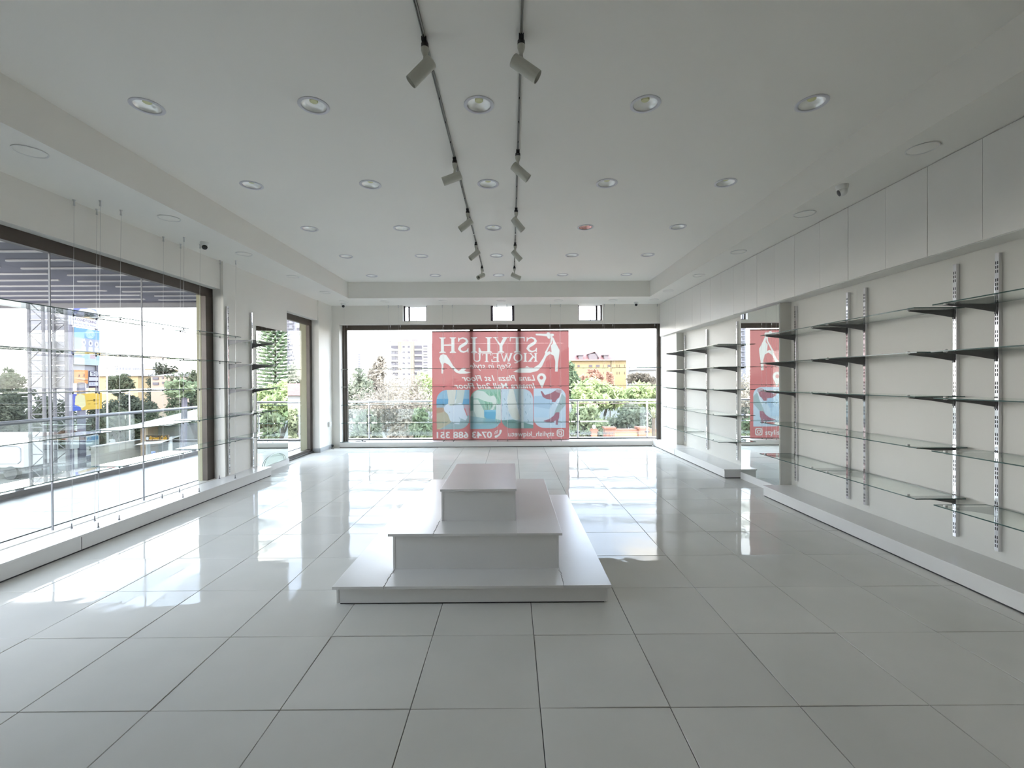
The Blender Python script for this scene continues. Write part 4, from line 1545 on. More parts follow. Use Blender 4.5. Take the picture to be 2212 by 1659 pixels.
tree('street_tree', 'green tree standing behind the red banner', 1010, 800, 930, 70, 34, LEAF_GREY, 3600, .2)
tree('street_tree', 'pale green tree standing behind right half of the banner', 1150, 812, 940, 66, 33, LEAF_PALE, 3600, .2)
# --- right of the banner
tree('lush_tree', 'lush light green tree right of the banner', 1290, 812, 905, 70, 26, LEAF_GREEN, 5200, .15)
tree('lush_tree', 'lush light green tree at right end of the far window', 1392, 822, 905, 62, 27, LEAF_GREEN, 5200, .15)
tree('hedge_shrub', 'pale green shrub behind balcony glass, right of banner', 1270, 868, 975, 52, 21, LEAF_PALE, 3400, .13, cat='shrub')
tree('hedge_shrub', 'grey green shrub behind balcony glass at right end', 1365, 866, 975, 60, 22.5, LEAF_GREY, 3800, .13, cat='shrub')
tree('dark_tree', 'dark green tree beside right edge of the banner', 1236, 782, 870, 18, 40, LEAF_DARK, 2000, .2)
tree('bare_pink_tree', 'pinkish grey tree before the red roofed house', 1274, 795, 845, 30, 52, LEAF_RED, 2200, .2)
tree('red_tree', 'small reddish tree before the yellow house wall', 1317, 801, 845, 10, 50, LEAF_RED, 1200, .2)
tree('brown_tree', 'brownish round tree right of the yellow house', 1386, 801, 850, 36, 60, LEAF_DRY, 2600, .26)
# strap leaved plant
t = thing('strap_plant', 'pale strappy leaved plant outside right end of the far window', 'plant', P(1412, 905, 17))
mb = MB()
random.seed(5)
for k in range(46):
    a = random.uniform(0, 2 * PI)
    e = random.uniform(.1, 1.3)
    ln = random.uniform(.4, .75)
    d = Vector((math.cos(a) * math.cos(e), math.sin(a) * math.cos(e), math.sin(e)))
    sd = Vector((-math.sin(a), math.cos(a), 0)) * .022
    m1 = d * ln * .6
    tp = d * ln - Vector((0, 0, .14))
    mb.add([-sd, sd, m1 + sd, m1 - sd, tp], [(0, 1, 2, 3), (3, 2, 4)])
o = mb.build('leaves', mat('strap leaf', (.17, .18, .12), .6), t)
o['kind'] = 'stuff'
MB().tube((0, 0, GZ - t.location.z), (0, 0, .05), .10, .07, n=8).build('trunk', M_BARK, t)

# ------------------------------------------------------------------ garden wall, gate pillar and railings below the far balcony
t = thing('garden_wall', 'yellow garden wall with orange coping below the right balcony', 'wall', P(1375, 935, 19))
q = t.location.copy()
wz = P(1375, 927, 19).z
x0, x1 = P(1328, 930, 19).x - q.x, 9.0
MB().box(x0, x1, 0, .22, GZ - q.z, wz - .12 - q.z).build('wall_panel', mat('yellow house paint', (.24, .175, .085), .7, noise=(2, .06)), t)
M_ORG = mat('orange red paint', (.22, .075, .045), .7, noise=(3, .08))
MB().box(x0 - .02, x1, -.05, .27, wz - .12 - q.z, wz - q.z).build('coping', M_ORG, t)
for xx in (x0 - .22, P(1388, 930, 19).x - q.x, 4.2):
    MB().box(xx - .20, xx + .20, -.10, .32, GZ - q.z, wz + .02 - q.z).box(xx - .25, xx + .25, -.15, .37, wz + .02 - q.z, wz + .09 - q.z).build('pillar', M_ORG, t)
t = thing('gate_pillar', 'orange gate pillar with white globe lamp below the balcony', 'pillar', P(1283, 940, 18))
q = t.location.copy()
pz = P(1283, 931, 18).z - q.z
MB().box(-.11, .11, -.11, .11, GZ - q.z, pz).box(-.15, .15, -.15, .15, pz, pz + .05).box(-.12, .12, -.12, .12, pz + .05, pz + .09).build('shaft', M_ORG, t)
mb = MB()
mb.lathe([(max(.001, .07 * math.sin(PI * i / 10)), pz + .17 - .07 * math.cos(PI * i / 10)) for i in range(11)], n=16)
mb.tube((0, 0, pz + .09), (0, 0, pz + .12), .03)
mb.build('globe_lamp', M_WHITEP, t, smooth=True)
t = thing('iron_railing', 'black scrolled iron railing on low orange wall below the balcony', 'railing', P(1228, 943, 18))
q = t.location.copy()
rz0, rz1 = P(1250, 946, 18).z - q.z, P(1250, 935, 18).z - q.z
xe = P(1324, 940, 18).x - q.x
MB().box(0, xe, -.1, .1, GZ - q.z, rz0 - .04).box(-.02, xe, -.13, .13, rz0 - .04, rz0).build('low_wall', M_ORG, t)
M_IRON = mat('black iron', (.03, .03, .03), .6)
nb = 26
for k in range(nb):
    x = xe * (k + .5) / nb
    MB().tube((x, 0, rz0), (x + (.03 if k % 2 else -.03), 0, rz1 + .02 * (k % 3)), .011, n=6).build('bar', M_IRON, t)
MB().box(0, xe, -.012, .012, rz1 - .03, rz1).build('top_rail', M_IRON, t)

# ------------------------------------------------------------------ houses and towers
M_PWALL = mat('pale rendered wall', (.26, .255, .245), .8)
M_PEACH = mat('peach render', (.20, .15, .115), .8)
M_WINDK = mat('dull window glass', (.075, .07, .08), .5, spec=.2)
M_LILAC = mat('lilac grey render', (.125, .125, .145), .8)
M_YEL = mat('yellow house paint', (.24, .175, .085), .7)
M_ROOFR = mat('red roof sheet', (.15, .062, .056), .7, noise=(1, .06))
M_ROOFB = mat('brown grey roof tiles', (.085, .078, .076), .8, noise=(1, .1))

# pale apartment block
Yb = 220.
k_ = Yb / F_PX
t = thing('apartment_block', 'pale apartment block with peach centre beyond left trees', 'building', (P(836, 823, Yb).x, Yb, GZ))
X = lambda px: P(px, 823, Yb).x - t.location.x
Z = lambda py: P(880, py, Yb).z - GZ
MB().box(X(836), X(925), 0, 14, 0, Z(738)).build('wall', M_PWALL, t)
MB().box(X(861), X(895), -.8, 0, 0, Z(738)).box(X(869), X(888), -.3, 0, 0, Z(746)).build('centre_bay', M_PEACH, t)
MB().box(X(869), X(888), -.9, -.7, 0, Z(747)).build('recess', M_PWALL, t)
MB().box(X(870), X(881), 0, 5, Z(738), Z(733)).box(X(891), X(903), 0, 5, Z(738), Z(733)).box(X(836), X(846), 0, 5, Z(738), Z(736)).build('roof_tank_room', mat('tank room', (.13, .115, .115), .8), t)
for fl_ in range(7):
    y0 = 746.5 + 11.75 * fl_
    for (a, b, h) in ((846, 860.5, 7.5), (896.5, 912, 7.5), (915, 924, 3.5)):
        o = MB().box(X(a), X(b), -.25, 0, Z(y0 + h), Z(y0)).build('window', M_WINDK, t)
        MB().box(X(a), X(b), -.7, 0, Z(y0 + h + 3.5), Z(y0 + h)).build('balcony_front', M_PWALL, t)
    for a in (871, 882):
        MB().box(X(a), X(a + 5), -1.0, -.9, Z(y0 + 5), Z(y0 + 1)).build('window', M_WINDK, t)

# faint distant tower
Yb = 420.
t = thing('distant_tower', 'faint slender tower far off at left of the far window', 'building', (P(775, 823, Yb).x, Yb, GZ))
X = lambda px: P(px, 823, Yb).x - t.location.x
Z = lambda py: P(775, py, Yb).z - GZ
MB().box(X(773), X(779), 0, 4, 0, Z(762)).box(X(774.5), X(777), 1, 3, Z(762), Z(756)).build('shaft', mat('pale pink render', (.20, .18, .175), .8), t)
for k in range(9):
    MB().box(X(774), X(778), -.2, 0, Z(767 + 5 * k), Z(764.5 + 5 * k)).build('window', M_LILAC, t)

# yellow house with red hipped roof
Yb = 160.
t = thing('red_roof_house', 'yellow house with big red hipped roof right of the banner', 'building', (P(1272, 823, Yb).x, Yb, GZ))
X = lambda px: P(px, 823, Yb).x - t.location.x
Z = lambda py: P(1290, py, Yb).z - GZ
MB().box(X(1190), X(1353), 0, 22, 0, Z(778)).build('wall', M_YEL, t)
e0, e1, yr = X(1187), X(1357), 11
v = [(e0, -1, Z(777)), (e1, -1, Z(777)), (e1, 23, Z(777)), (e0, 23, Z(777)), (X(1242), yr, Z(742)), (X(1303), yr, Z(742)), (X(1321), 4, Z(755)), (X(1348), 0.6, Z(772))]
MB().add(v, [(0, 1, 5, 4), (1, 2, 5), (2, 3, 4, 5), (3, 0, 4), (0, 3, 2, 1)]).build('roof', M_ROOFR, t)
MB().box(e0, e1, -1.1, -.95, Z(779.5), Z(777)).build('fascia', mat('pink fascia', (.22, .14, .125), .7), t)
for (a, b, yt, yb_) in ((1250, 1259, 768, 778), (1304.5, 1313.5, 768, 778)):
    MB().box(X(a), X(b), -.9, 6, Z(yb_), Z(yt)).box(X(a) - .5, X(b) + .3, -1.2, 6, Z(yt), Z(yt - 1.3)).build('dormer', mat('dormer grey', (.115, .095, .10), .7), t)
o = MB().box(X(1272), X(1290), -.9, 7, Z(778), Z(764)).build('dormer', MATS['dormer grey'], t)
MB().add([(X(1270), -1.2, Z(765)), (X(1284), -1.2, Z(760.5)), (X(1293), -1.2, Z(774)), (X(1270), 7, Z(765)), (X(1284), 7, Z(760.5)), (X(1293), 7, Z(774))],
         [(0, 1, 4, 3), (1, 2, 5, 4)]).build('dormer_roof', mat('white flashing', (.24, .22, .22), .7), o)
for (a, b) in ((1247, 1253), (1271.5, 1280), (1287, 1296), (1312, 1319)):
    o = MB().box(X(a), X(b), -.12, 0, Z(793), Z(788)).build('window', mat('peach window frame', (.15, .10, .07), .7), t)
    MB().box(X(a) + .15, X(b) - .15, -.14, -.1, Z(792.3), Z(788.7)).build('pane', M_WINDK, o)
for px in (1302.5, 1332, 1337, 1348.5):
    for py in (788, 803.5):
        MB().box(X(px), X(px + 1.8), -.12, 0, Z(py + 5), Z(py)).build('window', mat('small brown window', (.09, .065, .04), .7), t)
MB().tube((X(1320), -.25, 0), (X(1320), -.25, Z(779)), .12, n=6).build('downpipe', MATS['small brown window'], t)
# distant spires and hill houses at far right
Yb = 190.
t = thing('church_spires', 'distant grey spires right of the yellow house', 'building', (P(1362, 823, Yb).x, Yb, GZ))
for (px, py) in ((1358, 800), (1360.5, 790), (1364, 797), (1369, 791)):
    x = P(px, 823, Yb).x - t.location.x
    MB().tube((x, 0, 0), (x, 0, P(px, py + 8, Yb).z - GZ), .45, .4, n=6).tube((x, 0, P(px, py + 8, Yb).z - GZ), (x, 0, P(px, py, Yb).z - GZ), .4, .03, n=6).build('spire', M_LILAC, t)
t = thing('long_roof', 'pale long roofed hall beyond the trees at far right', 'building', (P(1412, 823, 140).x, 140, GZ))
MB().box(-4.5, 9, 0, 12, 0, 9.2).build('wall', M_PWALL, t)
MB().add([(-5, -1, 9.2), (9.5, -1, 9.2), (9.5, 13, 9.2), (-5, 13, 9.2), (-1, 6, 11.2), (7, 6, 11.2)], [(0, 1, 5, 4), (1, 2, 5), (2, 3, 4, 5), (3, 0, 4)]).build('roof', M_LILAC, t)

# lilac tower blocks through the narrow window
def tower(name, label, pa, pb, pyt, Yb, m, cols, pitch, wh, dep=16):
    t = thing(name, label, 'building', (P(pa, 823, Yb).x, Yb, GZ))
    w = P(pb, 823, Yb).x - t.location.x
    h = P(pa, pyt, Yb).z - GZ
    MB().box(0, w, 0, dep, 0, h).build('wall', m, t)
    MB().box(w * .25, w * .7, 2, dep - 2, h, h + 2.5).build('roof_room', m, t)
    z = h - pitch
    n = 0
    while z > h * .25 and n < 22:
        for (a, b) in cols:
            MB().box(w * a, w * b, -.3, 0, z, z + wh).build('window', M_WINDK, t)
        MB().box(w * cols[0][0], w * cols[-1][1], -.9, 0, z - .7, z).build('balcony', m, t)
        z -= pitch
        n += 1
    return t


tower('tower_block', 'lilac grey tower block beside left mirror, seen through narrow window', 618, 642, 686, 300, M_LILAC, ((.15, .3), (.6, .75)), 3.4, 1.6)
tower('tower_block', 'pale tower block with dark balconies seen through narrow window', 640, 662, 702, 240, mat('pale tower render', (.19, .19, .20), .8), ((.1, .34), (.5, .8)), 3.1, 1.7)
tree('street_tree', 'green tree seen through the narrow left window', 645, 776, 875, 36, 50, LEAF_GREY, 3600, .24)
tree('garden_shrub', 'pale shrub low outside the narrow left window', 640, 872, 985, 40, 24, LEAF_PALE, 3000, .14, cat='shrub')
t = thing('red_shed', 'small shed with faded red roof outside the narrow window', 'building', (P(636, 823, 38).x, 38, GZ))
MB().box(-1.4, 1.2, 0, 2.5, 0, 4.9).build('wall', M_PWALL, t)
MB().add([(-1.6, -.3, 4.9), (1.4, -.3, 4.9), (1.4, 2.8, 4.9), (-1.6, 2.8, 4.9), (-1.6, 1.2, 5.9), (1.4, 1.2, 5.9)], [(0, 1, 5, 4), (2, 3, 4, 5), (1, 2, 5), (3, 0, 4)]).build('roof', M_ROOFR, t)

# tall tiered conifer, met in the left mirror
cx_, Yc_ = 23.0, 60.0
t = thing('tiered_conifer', 'tall tiered conifer whose reflection fills the left wall mirror', 'tree', (cx_, Yc_, GZ))
MB().tube((0, 0, 0), (0, 0, 15), .30, .05, n=8).build('trunk', M_BARK, t)
vv, ff = [], []
random.seed(9)
for k in range(26):
    z = 3.2 + k * .46
    rr = 2.9 * (1 - ((k - 4) / 24) ** 2 * .75) if k > 4 else 2.7
    for j in range(15):
        a = j * 2 * PI / 15 + k * .7
        d = Vector((math.cos(a), math.sin(a), 0))
        n_ = 14
        for q in range(n_):
            f_ = (q + 1) / n_
            p = d * rr * f_ + Vector((0, 0, z + .28 * f_ * f_))
            s = .15 + .07 * random.random()
            sd = Vector((-d.y, d.x, 0)) * s
            o_ = len(vv)
            vv += [tuple(p - sd), tuple(p + d * .12), tuple(p + sd), tuple(p + Vector((0, 0, s * 1.6)))]
            ff += [(o_, o_ + 1, o_ + 2, o_ + 3)]
o = bpy.data.objects.new('needles', mesh_np('needles', vv, ff, LEAF_DARK))
COL.objects.link(o)
o.parent = t
o['kind'] = 'stuff'
tree('garden_tree', 'green tree right of the shop, met in the left mirror', 1560, 790, 900, 70, 40, LEAF_GREEN, 3200, .22)
tree('garden_tree', 'dark tree right of the shop beyond the right wall', 1680, 780, 900, 70, 44, LEAF_GREY, 3200, .24)

# ------------------------------------------------------------------ seen through the big left window
gl_ = 'hillside trees seen through the left window'
for k, (px, pt, pb, w, Y, m, lab) in enumerate(((-40, 792, 905, 46, 48, LEAF_HILL, 'grey green tree at the left edge of the big left window'),
                                             (30, 790, 900, 42, 52, LEAF_HILL2, 'pale green tree just left of the steel billboard tower'),
                                             (18, 845, 960, 52, 35, LEAF_HILL, 'lower green tree left of the billboard tower behind white truck'),
                                             (110, 850, 1000, 60, 42, LEAF_HILL, 'dark green tree behind the billboard tower'),
                                             (262, 842, 925, 46, 44, LEAF_HILL, 'dark green tree right of the yellow sign'),
                                             (250, 878, 960, 28, 37, LEAF_HILL2, 'rounded green shrub tree right of the sign pylon'),
                                             (300, 858, 935, 50, 48, LEAF_HILL, 'grey green tree before the low brown roof'),
                                             (352, 778, 880, 40, 80, LEAF_HILL, 'tall grey green tree behind the peach house'),
                                             (402, 785, 940, 44, 58, LEAF_HILL2, 'big pale green tree at right end of the left window'),
                                             (322, 838, 960, 34, 68, LEAF_HILL, 'dark green tree behind the beige cafe roof'),
                                             (212, 868, 985, 26, 41, LEAF_HILL, 'dark shrub tree just behind the sign pylon poles'),
                                             (285, 905, 985, 24, 40, LEAF_HILL2, 'low pale shrub tree above the cream wall'),
                                             (92, 905, 1000, 28, 31.5, LEAF_HILL, 'low dark shrub tree behind legs of the billboard tower'),
                                             (-20, 880, 985, 30, 41, LEAF_HILL2, 'low pale shrub tree behind the white lorry'),
                                             (258, 805, 860, 26, 70, LEAF_HILL2, 'pale tree before the yellow brown roofed house'),
                                             (385, 880, 980, 40, 46, LEAF_HILL2, 'green shrub tree behind the palm trunk'))):
    tree('hillside_tree', lab, px, pt, pb, w, Y, m, 3000, .2 if Y < 50 else .26, group=gl_)


def house(name, label, pa, pb, pe, pr, pbase, Y, dep, mw, mr, wins=(), roof_in=.2):
    t = thing(name, label, 'building', (P(pa, 823, Y).x, Y, GZ))
    w = P(pb, 823, Y).x - t.location.x
    ze, zr = P(pa, pe, Y).z - GZ, P(pa, pr, Y).z - GZ
    MB().box(0, w, 0, dep, 0, ze).build('wall', mw, t)
    ov = w * .04
    MB().add([(-ov, -ov, ze), (w + ov, -ov, ze), (w + ov, dep + ov, ze), (-ov, dep + ov, ze), (w * roof_in, dep / 2, zr), (w * (1 - roof_in), dep / 2, zr)],
             [(0, 1, 5, 4), (1, 2, 5), (2, 3, 4, 5), (3, 0, 4), (0, 3, 2, 1)]).build('roof', mr, t)
    for (a, b, y0, y1) in wins:
        x0, x1 = P(a, 823, Y).x - t.location.x, P(b, 823, Y).x - t.location.x
        MB().box(x0, x1, -.12, 0, P(pa, y1, Y).z - GZ, P(pa, y0, Y).z - GZ).build('window', M_WINDK, t)
    return t


house('brown_roof_house', 'long yellow house with brown roof right of the sign pylon', 190, 298, 813, 797, 860, 80, 14, M_YEL, M_ROOFB, ((232, 238, 818, 828), (250, 256, 818, 828)))
house('peach_house', 'two storey peach house near right end of the left window', 326, 366, 813, 803, 850, 62, 9, M_PEACH, M_ROOFB, ((331, 343, 815, 820), (331, 343, 826, 831), (351, 354, 815, 818), (351, 354, 825, 829)))
house('small_yellow_house', 'small bright yellow house on the hill beyond left window', 313, 336, 797, 793, 830, 120, 8, M_YEL, M_ROOFB, ((322, 325, 804, 807),))
for (pa, pb, pt, lab) in ((248, 286, 791, 'white block of flats on the far hill, left one'), (286, 306, 792, 'white block of flats on the far hill, right one')):
    t = thing('white_flats', lab, 'building', (P(pa, 823, 230).x, 230, GZ))
    w = P(pb, 823, 230).x - t.location.x
    h = P(pa, pt, 230).z - GZ
    MB().box(0, w, 0, 10, 0, h).box(w * .5, w * .85, 2, 6, h, h + 1.6).build('wall', M_PWALL, t)
    for k in range(3):
        for q in range(5):
            MB().box(w * (.06 + .18 * q), w * (.18 + .18 * q), -.15, 0, h - 1.7 - 1.6 * k, h - .7 - 1.6 * k).build('window', M_LILAC, t)
# low shed with beige roof, painted column and name board
Y = 34.
t = thing('cafe_shed', 'low cafe with beige roof and name board beyond the cream wall', 'building', (P(280, 823, Y).x, Y, GZ))
X = lambda px: P(px, 823, Y).x - t.location.x
Z = lambda py: P(320, py, Y).z - GZ
MB().add([(X(272), -.5, Z(922)), (X(378), -.5, Z(918)), (X(368), 7, Z(897)), (X(296), 7, Z(893)), (X(330), 7, Z(890))], [(0, 1, 2, 4, 3)]).build('roof', mat('beige sheet roof', (.14, .125, .105), .8, noise=(2, .1)), t)
MB().box(X(302), X(318), 0, 3, 0, Z(920)).build('column', mat('tan wall', (.15, .105, .065), .8), t)
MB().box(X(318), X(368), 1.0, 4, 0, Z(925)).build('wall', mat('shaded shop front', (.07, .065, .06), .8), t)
MB().add([(X(316), -1.2, Z(957)), (X(372), -1.2, Z(953)), (X(372), 1, Z(944)), (X(316), 1, Z(948))], [(0, 1, 2, 3)]).build('awning', M_PWALL, t)
MB().box(X(318), X(321), -.2, .1, 0, Z(948)).box(X(366), X(369), -.2, .1, 0, Z(944)).build('awning_post', M_PWALL, t)
cs = Canvas(0, 0, 500, 120, 320, (70, 52, 40))
cs.ell(40, 62, 30, 30, (232, 232, 236))
cs.text('Brown Cafe', 82, 18, 480, 100, (236, 176, 60), shear=.3, bold=.02)
M_PRINT = attr_mat('printed sign face')
so_ = MB().box(X(320), X(368), -.30, -.16, Z(952), Z(939)).build('name_board', mat('brown sign board', (.08, .05, .03), .6), t)
xa, za = X(320), Z(939)
cs.grid('sign_print', (xa, -.304, za), (X(368) - xa, 0, 0), (0, 0, Z(952) - za), M_PRINT, so_, gain=.3)
# cream boundary wall and street kerb beyond
def ppt(px, py):
    """ground point at street level behind photo pixel"""
    d = P(px, py, 10) - Vector((0, 0, CAM_H))
    k = (GZ - CAM_H) / d.z
    return Vector((0, 0, CAM_H)) + d * k


a, b = ppt(200, 1012), ppt(428, 968)
t = thing('boundary_wall', 'long cream boundary wall along the street beyond left balcony', 'wall', a)
d = b - a
u = d.normalized()
MB().obox(d / 2 + Vector((0, 0, .75)), (u, Vector((-u.y, u.x, 0)), (0, 0, 1)), (d.length / 2, .12, .75)).build('wall_panel', mat('cream wall paint', (.19, .18, .155), .8, noise=(.6, .05)), t)
MB().obox(d / 2 + Vector((0, 0, 1.54)), (u, Vector((-u.y, u.x, 0)), (0, 0, 1)), (d.length / 2, .17, .04)).build('coping', M_PWALL, t)
# black and yellow roadside name board
a = ppt(277, 1021)
t = thing('roadside_board', 'black roadside board with yellow lettering just beyond the balcony edge', 'sign', a)
MB().box(-.62, .62, -.04, .04, .12, .58).build('board', M_BLACK, t)
MB().box(-.5, -.44, -.03, .03, 0, .12).box(.44, .5, -.03, .03, 0, .12).build('feet', M_BLACK, t)
cs = Canvas(0, 0, 500, 180, 320, (26, 24, 22))
cs.text('Brown Cafe', 20, 24, 470, 150, (240, 232, 130), shear=.3, bold=.02)
cs.grid('sign_print', (-.60, -.043, .565), (1.2, 0, 0), (0, 0, -.43), M_PRINT, t, gain=.3)
t.rotation_euler = (0, 0, .62)
for (px, py, lab, col) in ((243, 1022, 'red litter bin beside the black roadside board', (.20, .05, .045)), (312, 1010, 'second red bin on the street further right', (.19, .07, .06))):
    t = thing('street_bin', lab, 'bin', ppt(px, py))
    MB().lathe([(.0, 0), (.24, 0), (.28, .5), (.0, .5)], n=14).build('body', mat('red bin %d' % px, col, .6), t)
    MB().lathe([(.30, .5), (.30, .56), (.2, .62), (.0, .63)], n=14).build('lid', M_GAP, t)
t = thing('water_tank', 'small blue plastic tank beside the cream wall', 'tank', ppt(325, 1000) + Vector((2.6, -3, 0)))
MB().lathe([(.0, 0), (.42, 0), (.45, .2), (.45, .95), (.36, 1.1), (.0, 1.12)], n=18).build('body', mat('blue plastic', (.03, .05, .12), .5), t, smooth=True)
MB().lathe([(.13, 1.1), (.13, 1.32), (.0, 1.32)], n=14).build('lid', MATS['blue plastic'], t)
t = thing('palm_trunk', 'grey purple slender palm near right end of left window', 'tree', ppt(396, 1012) + Vector((0, 0, 0)))
MB().tube((0, 0, 0), (.15, 0, 5.2), .22, .16, n=10).build('trunk', mat('grey purple bark', (.075, .07, .085), .9, noise=(8, .2)), t)
leaves((.15, 0, 5.6), (1.1, 1.1, .7), 500, .28, LEAF_DARK, t, 'fronds')

# white lorry
a = ppt(20, 1036)
t = thing('white_lorry', 'white box lorry parked on the street at left', 'lorry', a + Vector((-1.0, 0, 0)))
rot = .0
MB().box(-3.4, 1.9, 0, 2.2, .75, 2.75).build('box_body', M_PWALL, t, bevel=.03)
fr = MB()
fr.path([(.2, -.02, 1.0), (1.55, -.02, 1.0), (1.75, -.02, 1.15), (1.75, -.02, 1.95), (1.55, -.02, 2.1), (.2, -.02, 2.1)], .03, n=6)
fr.build('door_outline', M_LILAC, t)
MB().box(-3.4, 1.9, .1, 2.1, .5, .75).build('chassis', M_GAP, t)
for x in (-2.6, -1.7, 1.1):
    MB().tube((x, -.02, .42), (x, .28, .42), .42, n=20).build('wheel', M_BLACK, t)

# steel lattice billboard tower (seen from behind)
Yt = 26.
t = thing('billboard_tower', 'tall steel lattice billboard tower seen from behind', 'billboard', (P(104, 823, Yt).x, Yt, GZ))
X = lambda px, dy=0: P(px, 823, Yt + dy).x - t.location.x
Zt = lambda py: P(104, py, Yt).z - GZ
M_LAT = mat('weathered steel', (.042, .040, .043), .7, noise=(3, .2))
M_SHEET = mat('grey panel sheet', (.105, .105, .115), .7, noise=(1, .08))
legs = [(64, 0), (95, 0), (108, 1.6), (118, 1.6), (144, .4)]
top = Zt(655)
for (px, yy) in legs:
    MB().box(X(px, yy) - .06, X(px, yy) + .06, yy - .06, yy + .06, 0, top).build('leg', M_LAT, t)
zr_ = [.4 + i * (top - .6) / 13 for i in range(14)]
for i, z in enumerate(zr_):
    MB().box(X(64), X(95), -.03, .03, z - .03, z + .03).build('strut', M_LAT, t)
    MB().box(X(108, 1.3), X(144, 1.3), 1.3, 1.36, z - .03, z + .03).build('strut', M_LAT, t)
    if i < 13:
        a, b = (64, 95) if i % 2 else (95, 64)
        MB().tube((X(a), 0, z), (X(b), 0, zr_[i + 1]), .028, n=5).build('brace', M_LAT, t)
        MB().tube((X(108 if i % 2 else 144, 1.3), 1.3, z), (X(144 if i % 2 else 108, 1.3), 1.3, zr_[i + 1]), .028, n=5).build('brace', M_LAT, t)
for (z0, z1) in ((Zt(706), top), (Zt(842), Zt(731))):
    n_ = 4
    for q in range(n_):
        za, zb_ = z0 + (z1 - z0) * q / n_, z0 + (z1 - z0) * (q + 1) / n_
        MB().box(X(60, 1.75), X(148, 1.75), 1.75, 1.80, za + .01, zb_ - .01).build('billboard_panel', M_SHEET, t)  # flat grey panels across the lattice

# roadside sign pylon with its boards
pa, pb = P(150, 823, 31.), None
base = Vector((P(152, 823, 31).x, 31, GZ))
t = thing('sign_pylon', 'tall roadside pylon stacked with shop sign boards', 'sign', base)
u = Vector((-.197, 1, 0)).normalized()          # boards run away from the street
nrm = Vector((u.y, -u.x, 0))


def along(px, py):
    """point on the board plane behind a photo pixel (local to the pylon)"""
    o = Vector((0, 0, CAM_H))
    d = P(px, py, 10) - o
    k = nrm.dot(base - o) / nrm.dot(d)
    return o + d * k - base


def board(name, pl, ptl, pbl, pr, cvs, label=None, th=.16, frame=None, parent=None):
    """board between photo columns pl..pr, its left edge from ptl to pbl"""
    a, b = along(pl, ptl), along(pl, pbl)
    c = along(pr, ptl)
    w = (Vector((c.x, c.y, 0)) - Vector((a.x, a.y, 0))).length
    m = MB()
    p = [a, a + u * w, b + u * w, b]
    m.prism([q - nrm * .02 for q in p], -nrm * th)
    o = m.build(name, frame or M_LILAC, parent or t)
    if label:
        o['label'] = label
    cvs.grid('sign_print', a, u * w, b - a, M_PRINT, o, step=1, gain=.23)
    return o


cs = Canvas(0, 0, 100, 55, 110, (240, 242, 252))
cs.poly([(6, 55), (8, 22), (30, 4), (64, 6), (34, 14), (22, 34), (20, 55)], (150, 156, 222))
cs.poly([(70, 2), (96, 12), (96, 2)], (190, 196, 226))
cs.text('STRONG AIR', 26, 26, 84, 40, (128, 122, 150), slant=.0)
cs.rect(16, 44, 90, 55, (222, 204, 176))
board('sign_board', 153.5, 656, 681, 210, cs, 'white board with blue arc')
cs = Canvas(0, 0, 100, 40, 120, (246, 246, 252))
cs.text('AIR CONDITIONING', 4, 6, 95, 18, (150, 128, 150), bold=.02)
cs.text('Sales  Svc  Spares  Repair', 6, 25, 94, 34, (140, 134, 160))
board('sign_board', 153.5, 681.5, 701.5, 210.5, cs, 'white board reading AIR CONDITIONING')
cs = Canvas(0, 0, 100, 70, 120, (196, 200, 216))
cs.rect(0, 0, 100, 28, (150, 196, 238))
cs.poly([(20 + 18 * math.cos(q) + 40, 14 + 13 * math.sin(q)) for q in np.linspace(0, 6.28, 24)], (206, 232, 240))
cs.text('GAS', 45, 8, 76, 22, (160, 206, 226))
for (x, y) in ((36, 40), (62, 41), (86, 42)):
    cs.ell(x, y, 8, 9, (242, 244, 250))
    cs.ell(x, y, 3, 4, (150, 150, 170))
    cs.poly([(x - 9, 70), (x - 8, 52), (x + 8, 52), (x + 9, 70)], (238, 242, 250))
cs.rect(4, 62, 28, 70, (232, 238, 246))
board('sign_board', 160, 706, 760, 216, cs, 'blue and grey board with three figures')
cs = Canvas(0, 0, 100, 34, 100, (214, 230, 240))
cs.rect(4, 4, 30, 10, (190, 202, 222))
cs.rect(34, 4, 54, 16, (196, 224, 238))
cs.rect(60, 2, 82, 14, (222, 200, 208))
cs.rect(84, 0, 100, 18, (190, 218, 246))
for k in range(3):
    cs.rect(8, 18 + 5 * k, 60, 20 + 5 * k, (200, 220, 228))
board('sign_board', 160, 762, 787, 216, cs, 'pale blue board of small print')
cs = Canvas(0, 0, 100, 100, 100, (246, 178, 120))
cs.rect(30, 30, 42, 52, (150, 110, 96))
cs.rect(66, 28, 76, 52, (140, 100, 90))
cs.line([(0, 58), (40, 60), (60, 66), (100, 66)], 7, (250, 216, 180))
cs.line([(20, 68), (60, 74), (100, 72)], 5, (150, 100, 80))
cs.rect(24, 90, 78, 100, (150, 140, 146))
board('sign_board', 160, 799, 829, 190, cs, 'orange board')
cs = Canvas(0, 0, 100, 150, 90, (84, 80, 96))
cs.rect(12, 4, 96, 46, (232, 234, 246))
cs.text('THE', 24, 10, 90, 40, (90, 88, 104), bold=.03)
cs.rect(0, 56, 100, 88, (226, 226, 240))
cs.rect(0, 100, 100, 132, (226, 228, 240))
cs.text('HUB', 10, 105, 60, 126, (150, 150, 170))
board('sign_board', 192, 801, 838, 212, cs, 'black and white lettered board')
cs = Canvas(0, 0, 100, 55, 120, (248, 210, 104))
cs.rect(0, 0, 14, 55, (118, 124, 210))
cs.poly([(10, 8), (24, 0), (40, 6), (44, 40), (30, 50), (18, 36), (8, 40)], (248, 240, 190))
cs.poly([(0, 34), (14, 38), (26, 44), (30, 55), (0, 55)], (100, 124, 214))
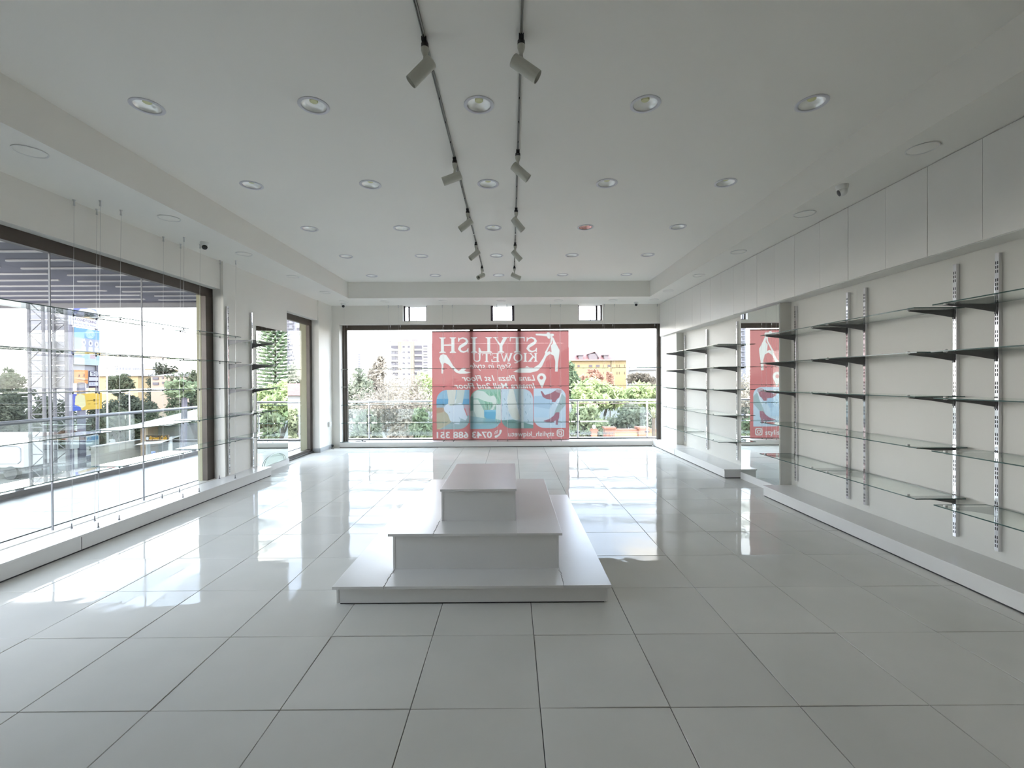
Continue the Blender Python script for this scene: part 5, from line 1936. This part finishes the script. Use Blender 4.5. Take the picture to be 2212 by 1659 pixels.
cs.line([(48, 25), (92, 24)], 2, (170, 136, 60))
cs.rect(70, 20, 76, 28, (120, 104, 60))
cs.line([(52, 36), (58, 36)], 2, (160, 130, 60))
cs.line([(72, 37), (84, 37)], 2, (160, 130, 60))
board('sign_board', 156, 851, 888, 220, cs, 'yellow and blue board')
cs = Canvas(0, 0, 100, 80, 100, (226, 240, 236))
cs.rect(4, 8, 94, 40, (130, 190, 222))
cs.text('OPEN', 8, 12, 90, 36, (84, 140, 190), bold=.03)
cs.rect(4, 46, 80, 52, (150, 186, 200))
board('sign_board', 186, 943, 965, 214, cs, 'white and blue board')
cs = Canvas(0, 0, 100, 60, 90, (236, 238, 232))
board('sign_board', 152, 946, 971, 171, cs, 'plain white board')
cs = Canvas(0, 0, 100, 60, 90, (206, 206, 218))
cs.text('LUMBER', 8, 16, 92, 46, (110, 108, 130), bold=.03)
board('sign_board', 187, 985, 1000, 212, cs, 'grey lettered board')
for (px, w) in ((158, .10), (180, .30), (214, .06)):
    c = along(px, 823)
    MB().obox(Vector((c.x, c.y, (5.6 if px != 180 else 3.4))) - nrm * .14, (u, nrm, (0, 0, 1)), (w, .08, 5.6 if px != 180 else 3.4)).build('pole', mat('purple grey steel', (.045, .042, .06), .6), t)
c = along(186, 790)
MB().obox(Vector((c.x, c.y, c.z - .5)) - nrm * .26, (u, nrm, (0, 0, 1)), (1.25, .05, .75)).build('backing', M_SHEET, t)
# pale poles added for cable reflections in the glass, and overhead wires
t = thing('reflection_pole', 'slim pale pole imitating a cable reflection, right of the sign pylon', 'pole', ppt(233, 1000))
MB().tube((0, 0, 0), (0, 0, 7.2), .07, .05, n=8).build('shaft', M_PWALL, t)
MB().tube((0, 0, 7.15), (.9, 0, 7.3), .035, n=6).build('arm', M_PWALL, t)
t = thing('reflection_pole', 'slim pale pole imitating a cable reflection near the cream wall', 'pole', ppt(281, 990))
MB().tube((0, 0, 0), (0, 0, 5.4), .06, .045, n=8).build('shaft', M_PWALL, t)
MB().box(-.3, .3, -.03, .03, 5.1, 5.16).build('arm', M_PWALL, t)
wz = MB()
for (za, zb_) in ((.7, 2.0), (.45, 1.8)):
    wz.path([(-40, 37, za), (-27, 41, za + .5), (-22, 44, za + 1.0)], .018, n=5)
tag(wz.build('overhead_wires', M_WHITEP), 'pair of pale overhead wires sloping up beyond the left window', 'cable')
